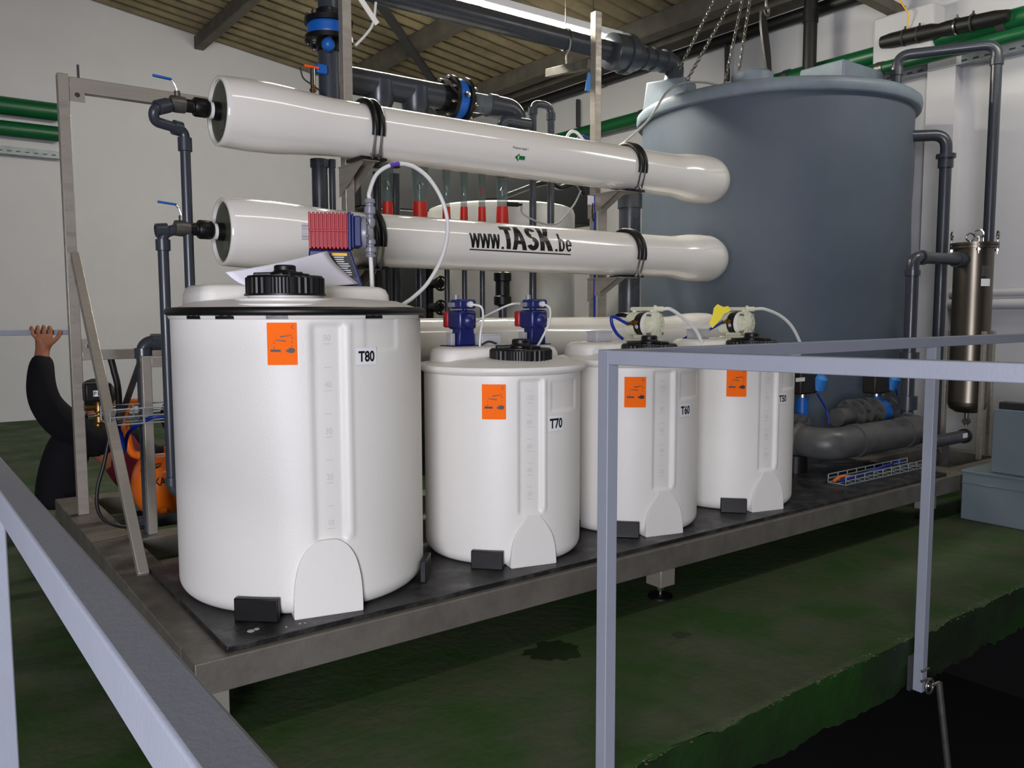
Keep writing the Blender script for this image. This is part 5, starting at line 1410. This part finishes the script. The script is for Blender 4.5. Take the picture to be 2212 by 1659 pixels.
for k in range(12):
    a = 2*pi*k/12; mb.beam((xA-.028, .72+.03*cos(a), zm+.03*sin(a)), (xA, .72+.03*cos(a), zm+.03*sin(a)), .005, .005)
mb.build('stroke_knob', 'junction_grey', p8)
hdm = MB().lathe([(.062, 0), (.066, .01), (.066, .022), (.04, .03), (.035, .042)], (xC, .72, zm), (1, 0, 0), n=32).build('pump_head', 'clear_grey', p8)
mb = MB()
for k in range(6):
    a = 2*pi*k/6+.3; mb.cyl((xC+.018, .72+.05*cos(a), zm+.05*sin(a)), (xC+.03, .72+.05*cos(a), zm+.05*sin(a)), .007, n=6)
mb.build('head_bolt', 'chrome', hdm)
xh = P(797, 500, Y=.72).x
zt4, zb4 = P(797, 434, Y=.72).z, P(803, 558, Y=.72).z
for s_, zz1, zz2, nm in ((1, zm+.02, zt4, 'discharge_valve'), (-1, zm-.02, zb4, 'suction_valve')):
    L_ = zz2-zz1
    MB().lathe([(.014, 0), (.022, L_*.12), (.022, L_*.3), (.016, L_*.35), (.016, L_*.45), (.024, L_*.5), (.024, L_*.72), (.017, L_*.76), (.017, L_*.84), (.023, L_*.87), (.021, L_)], (xh, .72, zz1), (0, 0, 1), n=14).build(nm, 'clear_grey', p8)
# blue base with control panel
x0_, x1_ = P(668, 548, Y=.72).x, P(755, 548, Y=.72).x; x2_ = P(782, 610, Y=.72).x
mb = MB().prism([(x0_, z0_-.003), (x1_, z0_-.003), (x2_, zp80), (x0_-.01, zp80)], (0, .66, 0), (1, 0, 0), (0, 0, 1), (0, .12, 0)); mb.build('pump_base', 'blue_plastic', p8, bevel=.006)
pa = MB().prism([(0, 0), (.075, 0), (.11, -.10), (.03, -.10)], (x1_-.085, .655, z0_-.01), (1, 0, 0), (0, 0, 1), (0, .004, 0)).build('control_panel', 'black_plastic', p8)
MB().box((x1_-.078, .652, z0_-.026), (x1_-.015, .6545, z0_-.015)).build('yellow_strip', 'yellow_label', pa)
mb = MB()
for k in range(9):
    z = z0_-.033-.0085*k; xs_ = x1_-.07+.0045*k
    mb.box((xs_, .652, z), (xs_+random.uniform(.03, .05), .6545, z+.0035))
mb.build('printed_lines', 'label_white', pa)
p8.rotation_euler = (0, 0, -.40); p8.scale = (.93, .93, 1)
def rot8(x, y):
    c_, s_ = cos(-.40), sin(-.40); dx, dy = (x-pb_.x)*.93, (y-.72)*.93
    return pb_.x+c_*dx-s_*dy, .72+s_*dx+c_*dy
hx8, hy8 = rot8(xh, .72)
th = [V((hx8, hy8, zt4-.004)), P(798, 415, Y=hy8), P(815, 375, Y=.70), P(852, 355, Y=.69), P(893, 360, Y=.68), P(930, 390, Y=.67), P(958, 440, Y=.66), P(967, 495, Y=.65), P(955, 555, Y=.64), P(925, 610, Y=.63), P(893, 642, Y=.62), P(870, 658, Y=.62)]
hs = thing('dosing_hose', 'white hose arching from the big tank pump back down to tank T80', 'hose', th[-1])
MB().tube(spline(th, 8), .0085, 14).build('hose_run', 'hose_white', hs)
sp_ = spline(th, 8); MB().tube(sp_[22:27], .0092, 14).build('purple_band', 'purple', hs)
cable('suction_hose', [V((hx8, hy8, zb4+.004)), V((hx8+.002, hy8, zb4-.05)), V((hx8+.004, hy8, zp80-.01))], .009, 'hose_white', 'short white hose from the big pump down into tank T80', 'hose')
# sheet of paper leaning over the lid
ps = thing('paper_sheet', 'curled sheet of white paper leaning behind the black cap of tank T80', 'paper', P(640, 612, Y=.55))
n = 14; vs = []
A_, B_, C_, D_ = P(487, 588, Y=.50), P(706, 542, Y=.62), P(775, 613, Y=.615), P(545, 622, Y=.47)
for j in range(n+1):
    for i in range(n+1):
        u_, v_ = i/n, j/n
        p = (A_*(1-u_)+B_*u_)*(1-v_)+(D_*(1-u_)+C_*u_)*v_
        sag = -.010*sin(pi*v_)*(1-u_)+.022*u_*v_*(1-v_)*2
        p = p+V((-.022*sin(pi*v_)*(1 if u_ > .5 else .3), -.02*sin(pi*u_), sag*.5-.006*sin(pi*u_)))
        vs.append(p)
fs = [(j*(n+1)+i, j*(n+1)+i+1, (j+1)*(n+1)+i+1, (j+1)*(n+1)+i) for j in range(n) for i in range(n)]
o = MB().add(vs, fs, True).build('sheet', 'paper', ps)
sm_ = o.modifiers.new('thickness', 'SOLIDIFY'); sm_.thickness = .0006

# ---- the two blue pumps on T70
zp70 = PT+H70+.006+.07
def small_pump(px, Y_, label):
    c = P(px, 745, Y=Y_); x = c.x
    o = thing('dosing_pump', label, 'pump', (x, Y_, zp70), 'blue dosing pumps on tank T70')
    H_ = P(px, 642, Y=Y_).z-zp70
    f = H_/.225
    MB().box((x-.072*f, Y_-.045, zp70), (x+.075*f, Y_+.06, zp70+.004)).build('base_plate', 'navy_plastic', o)
    MB().prism([(-.035*f, .004), (.052*f, .004), (.046*f, .085*f), (-.03*f, .085*f)], (x, Y_-.035, zp70), (1, 0, 0), (0, 0, 1), (0, .06, 0)).build('pedestal', 'navy_plastic', o, bevel=.004)
    MB().box((x-.04*f, Y_-.045, zp70+.078*f), (x+.056*f, Y_+.05, zp70+.165*f)).build('motor_housing', 'navy_plastic', o, bevel=.012)
    MB().lathe([(.036*f, 0), (.034*f, .012), (.024*f, .024), (.001, .03)], (x+.008*f, Y_-.044, zp70+.118*f), (0, -1, 0), n=28, caps=False).build('motor_dome', 'navy_plastic', o)
    MB().box((x-.042*f, Y_+.05, zp70+.085*f), (x+.04*f, Y_+.085, zp70+.16*f)).build('rear_cover', 'red_plastic', o, bevel=.008)
    MB().box((x-.04*f, Y_-.05, zp70+.172*f), (x+.05*f, Y_+.03, zp70+.215*f)).build('top_box', 'blue_plastic', o, bevel=.008)
    MB().cyl((x+.01*f, Y_-.065, zp70+.192*f), (x+.01*f, Y_-.048, zp70+.192*f), .012, n=14).build('nozzle', 'hose_white', o)
    MB().cyl((x-.025*f, Y_, zp70+.213*f), (x-.025*f, Y_, zp70+.235*f), .012, n=12).box((x-.055*f, Y_-.01, zp70+.18*f), (x-.04*f, Y_+.02, zp70+.2*f)).build('clear_fitting', 'clear_grey', o)
    MB().box((x-.06*f, Y_-.01, zp70+.004), (x-.038*f, Y_+.03, zp70+.06*f)).build('grey_foot', 'junction_grey', o, bevel=.003)
    return V((x+.01*f, Y_-.065, zp70+.192*f)), f
n1, f1 = small_pump(996, .55, 'blue dosing pump with red rear cover, left of the two on tank T70')
n2, f2 = small_pump(1150, .50, 'blue dosing pump with red rear cover, behind the black cap of tank T70')
cable('dosing_hose', [n1, n1+V((.03, -.03, -.012)), n1+V((.045, -.02, -.06)), n1+V((.046, -.0, -.12)), n1+V((.04, .0, -.2))], .005, 'hose_white', 'thin white hose dropping from the left blue pump', 'hose')
cable('dosing_hose', [n2, n2+V((.012, -.03, -.02)), n2+V((-.0, -.04, -.08)), n2+V((-.05, -.05, -.15)), n2+V((-.09, -.06, -.19))], .005, 'hose_white', 'thin white hose curving from the right blue pump to the black cap', 'hose')
cable('dosing_hose', [n1+V((.03, .02, -.075)), P(1060, 677, Y=.58), P(1105, 657, Y=.6), n2+V((-.05, .06, 0))], .005, 'hose_white', 'thin white hose strung between the two blue pumps', 'hose')
def junction(px, py, Y_, label, zb_, ps=.05):
    c = P(px, py, Y=Y_)
    o = thing('junction_box', label, 'junction box', (c.x, Y_, zb_), 'grey junction boxes on the tanks')
    MB().box((c.x-ps, Y_-.035, zb_), (c.x+ps, Y_+.035, zb_+.048)).build('box_body', 'junction_grey', o, bevel=.004)
    MB().box((c.x-ps-.002, Y_-.037, zb_+.044), (c.x+ps+.002, Y_+.037, zb_+.052)).build('box_lid', 'junction_grey', o, bevel=.003)
    for dx in (-.02, .02): MB().cyl((c.x+dx, Y_-.04, zb_+.02), (c.x+dx, Y_-.034, zb_+.02), .011, n=14).build('knockout', 'junction_grey', o)
    return o, c
junction(1052, 735, .52, 'grey junction box between the two blue pumps on tank T70', zp70)
junction(1295, 728, .55, 'grey junction box at the left side of tank T60 top', zp70)
junction(1508, 724, .55, 'grey junction box at the left side of tank T50 top', zp70)
cable('cable', [P(1040, 745, Y=.46), P(1055, 738, Y=.45), P(1072, 742, Y=.45)], .004, 'cable_black', 'short black cable in front of the junction box on tank T70')

# ---- diaphragm pumps
def diaphragm_pump(px, Y_, label, tagged):
    c = P(px, 698, Y=Y_); x = c.x; zc = zp70+.080
    R = .064
    o = thing('diaphragm_pump', label, 'pump', (x, Y_, zp70), 'cream diaphragm pumps on the tanks')
    MB().box((x-.055, Y_-.05, zp70), (x+.055, Y_+.10, zp70+.01)).box((x-.03, Y_-.02, zp70+.008), (x+.03, Y_+.08, zp70+.04)).build('pump_foot', 'pump_cream', o, bevel=.004)
    fr_ = MB().lathe([(.001, -.012), (R*.5, -.010), (R*.62, -.004), (R*.98, -.002), (R, .004), (R, .02)], (x, Y_-.045, zc), (0, 1, 0), n=40, caps=False)
    for k in range(10):
        a = 2*pi*k/10; fr_.beam((x+cos(a)*.012, Y_-.056, zc+sin(a)*.012), (x+cos(a)*R*.92, Y_-.049, zc+sin(a)*R*.92), .005, .005, (0, 1, 0))
    cvr = fr_.build('front_cover', 'pump_cream', o)
    mb = MB()
    for k in range(4):
        a = pi/4+pi/2*k; mb.cyl((x+cos(a)*R*.98, Y_-.052, zc+sin(a)*R*.98), (x+cos(a)*R*.98, Y_-.03, zc+sin(a)*R*.98), .007, n=6)
    mb.build('cover_bolt', 'chrome', cvr)
    MB().cyl((x, Y_-.026, zc), (x, Y_+.0, zc), R*.99, n=36).build('white_ring', 'vessel_rim', o)
    MB().cyl((x, Y_+.0, zc), (x, Y_+.05, zc), R*.93, n=36).build('centre_block', 'black_plastic', o)
    MB().cyl((x, Y_+.05, zc), (x, Y_+.11, zc), R*.97, n=36).build('rear_cover', 'pump_cream', o)
    MB().cyl((x-.0, Y_-.03, zc+R+.012), (x, Y_+.12, zc+R+.012), .011, n=16).cyl((x, Y_-.02, zc+R*.8), (x, Y_-.02, zc+R+.01), .012, n=14).cyl((x, Y_+.1, zc+R*.8), (x, Y_+.1, zc+R+.01), .012, n=14).build('manifold', 'pump_cream', o)
    MB().cyl((x, Y_-.035, zc+R+.012), (x+.035, Y_-.06, zc+R+.012), .013, n=14).cyl((x, Y_-.03, zc+R+.012), (x+.01, Y_-.04, zc+R+.012), .019, n=8).build('hose_nut', 'pump_cream', o)
    MB().cyl((x-.06, Y_+.02, zc+.01), (x-.12, Y_+.03, zc+.005), .009, n=10).cyl((x-.075, Y_+.022, zc+.01), (x-.09, Y_+.025, zc+.008), .014, n=6).build('air_fitting', 'brass', o)
    MB().ball((x-.055, Y_+.028, zc-.01), .012, 10).build('silver_button', 'junction_grey', o)
    return x, Y_, zc, R
x, Y_, zc, R = diaphragm_pump(1402, .50, 'cream air diaphragm pump with blue hose, standing on tank T60', False)
nz = V((x+.035, Y_-.06, zc+R+.012))
c1 = P(1472, 684, Y=.40); c2 = P(1502, 712, Y=.38); c3 = P(1517, 742, Y=.37)
cable('dosing_hose', [nz, P(1448, 668, Y=.42), c1, c2, c3], .009, 'hose_white', 'white hose arching from the diaphragm pump down to tank T60', 'hose')
cable('air_hose', [V((x-.12, Y_+.03, zc+.005)), P(1324, 684, Y=.55), P(1322, 700, Y=.55), P(1332, 720, Y=.55), P(1345, 732, Y=.55)], .008, 'cable_blue', 'dark blue air hose looping beside the diaphragm pump on tank T60')
x, Y_, zc, R = diaphragm_pump(1600, .50, 'cream air diaphragm pump with yellow tag, standing on tank T50', True)
nz = V((x+.035, Y_-.06, zc+R+.012))
cable('dosing_hose', [nz, P(1652, 668, Y=.42), P(1685, 682, Y=.40), P(1710, 705, Y=.38), P(1728, 740, Y=.37), P(1731, 760, Y=.37)], .009, 'hose_white', 'white hose arching from the diaphragm pump down to tank T50', 'hose')
yt = thing('yellow_tag', 'crumpled yellow tag tied on the diaphragm pump of tank T50', 'tag', (x-.06, Y_-.0, zc+.03))
tc_ = P(1556, 686, Y=.44); uu = V((.74, -.67, 0)); 
q = [(-.060, -.03), (-.045, -.055), (-.03, -.04), (.0, -.01), (.02, .02), (.055, .035), (.045, .06), (.02, .055), (-.01, .07), (-.03, .05), (-.04, .01)]
MB().prism(q, tc_, uu, (.0, .12, 1), V((-.67, -.74, 0))*.003).build('tag_sheet', 'yellow_tag', yt)
cable('air_hose', [V((x-.12, Y_+.03, zc+.005)), P(1532, 712, Y=.55), P(1495, 722, Y=.6), P(1472, 735, Y=.6)], .007, 'cable_blue', 'dark blue air hose from the diaphragm pump behind its junction box')
# small sticker on the T60 lid edge
o = thing('small_label', 'small white sticker on the shoulder of tank T60 beside the railing', 'label', P(1287, 760, Y=.22))
c = P(1287, 760, Y=.28); MB().box((c.x-.02, .277, c.z-.006), (c.x+.03, .279, c.z+.01)).build('sticker', 'label_white', o)

# =================================================================== CHAINS AND STRAP
def chain(pa, pb, label, n):
    a_, b_ = V(pa), V(pb); d = (b_-a_).normalized(); L_ = (b_-a_).length; step = L_/n
    s1 = d.cross(V((0, 1, 0))).normalized(); s2 = d.cross(s1)
    mb = MB()
    for k in range(n):
        c = a_+d*(step*(k+.5)); s_ = s1 if k % 2 else s2
        pts = []
        for q in range(12):
            t = 2*pi*q/12; pts.append(c+d*(step*.72*cos(t))+s_*(step*.36*sin(t)))
        mb.tube(pts, .0042, 5, closed=True)
    return tag(mb.build('chain', 'galvanised'), label, 'chain', 'hoist chains above the storage tank')
CYN = 2.0
for (xa_p, ya_p, xb_p, yb_p, lab) in ((1548, -10, 1468, 148, 'leftmost steel chain hanging above the storage tank'), (1588, -10, 1485, 172, 'second steel chain from the left above the storage tank'),
                                      (1606, -10, 1566, 178, 'third steel chain from the left above the storage tank'), (1622, -10, 1595, 160, 'rightmost steel chain above the storage tank')):
    a_ = P(xa_p, ya_p, Y=CYN); b_ = P(xb_p, yb_p, Y=CYN); n_ = int((a_-b_).length/.032)
    chain(a_, b_, lab, n_)
h0_ = P(1655, 10, Y=2.0); hk = thing('lifting_strap', 'dark lifting strap hanging from a steel hook above the storage tank', 'strap', P(1660, 155, Y=2.0))
mb = MB().tube(spline([h0_+V((0, 0, .15)), h0_, h0_+V((.035, 0, -.03)), h0_+V((.03, 0, -.08)), h0_+V((-.01, 0, -.085)), h0_+V((-.035, 0, -.05))]), .012, 10); mb.build('hook', 'galvanised', hk)
sp_ = [P(1650, 25, Y=2.0), P(1652, 60, Y=2.0), P(1658, 110, Y=2.0), P(1663, 158, Y=2.0)]
mb = MB(); pts = spline(sp_, 6); vs = []
for i, p in enumerate(pts):
    t = i/(len(pts)-1); w_ = .028+.016*sin(pi*t)
    vs += [p+V((-w_, 0, 0)), p+V((w_, 0, 0)), p+V((w_, .02, 0)), p+V((-w_, .02, 0))]
fs = [(i*4+k, i*4+(k+1) % 4, (i+1)*4+(k+1) % 4, (i+1)*4+k) for i in range(len(pts)-1) for k in range(4)]
mb.add(vs, fs+[(0, 1, 2, 3)], True); mb.build('webbing', 'black_sleeve', hk, angle=40)
# yellow cord and fittings on the upper wall block
a_ = P(1948, 0, X=XW-.25)
cable('cord', [P(1940, -5, X=XW-.25), P(1955, 18, X=XW-.25), P(1962, 30, X=XW-.25), P(1960, 62, X=XW-.22)], .006, 'yellow_label', 'thin yellow cord hanging at the upper right by the white wall block', 'cord')
# grey steel bracket beam at the top right
a_, b_ = P(1850, -20, X=XW-.5), P(1945, 28, X=XW-.1)
tag(MB().beam(a_, b_, .1, .08).build('roof_bracket', 'roof_beam'), 'grey roof bracket reaching down to the wall at the upper right', 'bracket')
# puddles on the slab
mb = MB()
def puddle(px, py, rx, ry_, seed, name, label):
    c = P(px, py, Z=FZ+.001); n = 64; vs = [(c.x, c.y, FZ+.0012)]
    for k in range(n):
        a = 2*pi*k/n; q = .85+.5*mn.noise(V3(cos(a)*1.3, sin(a)*1.3, seed))+.25*mn.noise(V3(cos(a)*4, sin(a)*4, seed)); vs.append((c.x+rx*q*cos(a), c.y+ry_*q*sin(a), FZ+.0012))
    fs = [(0, 1+k, 1+(k+1) % n) for k in range(n)]
    return tag(MB().add(vs, fs, True).build('wet_patch', 'wet_stain'), label, 'stain')
puddle(1190, 1405, .13, .10, 3, '', 'large dark wet patch on the green floor left of the railing post')
puddle(1470, 1372, .05, .03, 5, '', 'small dark wet patch on the green floor right of the railing post')
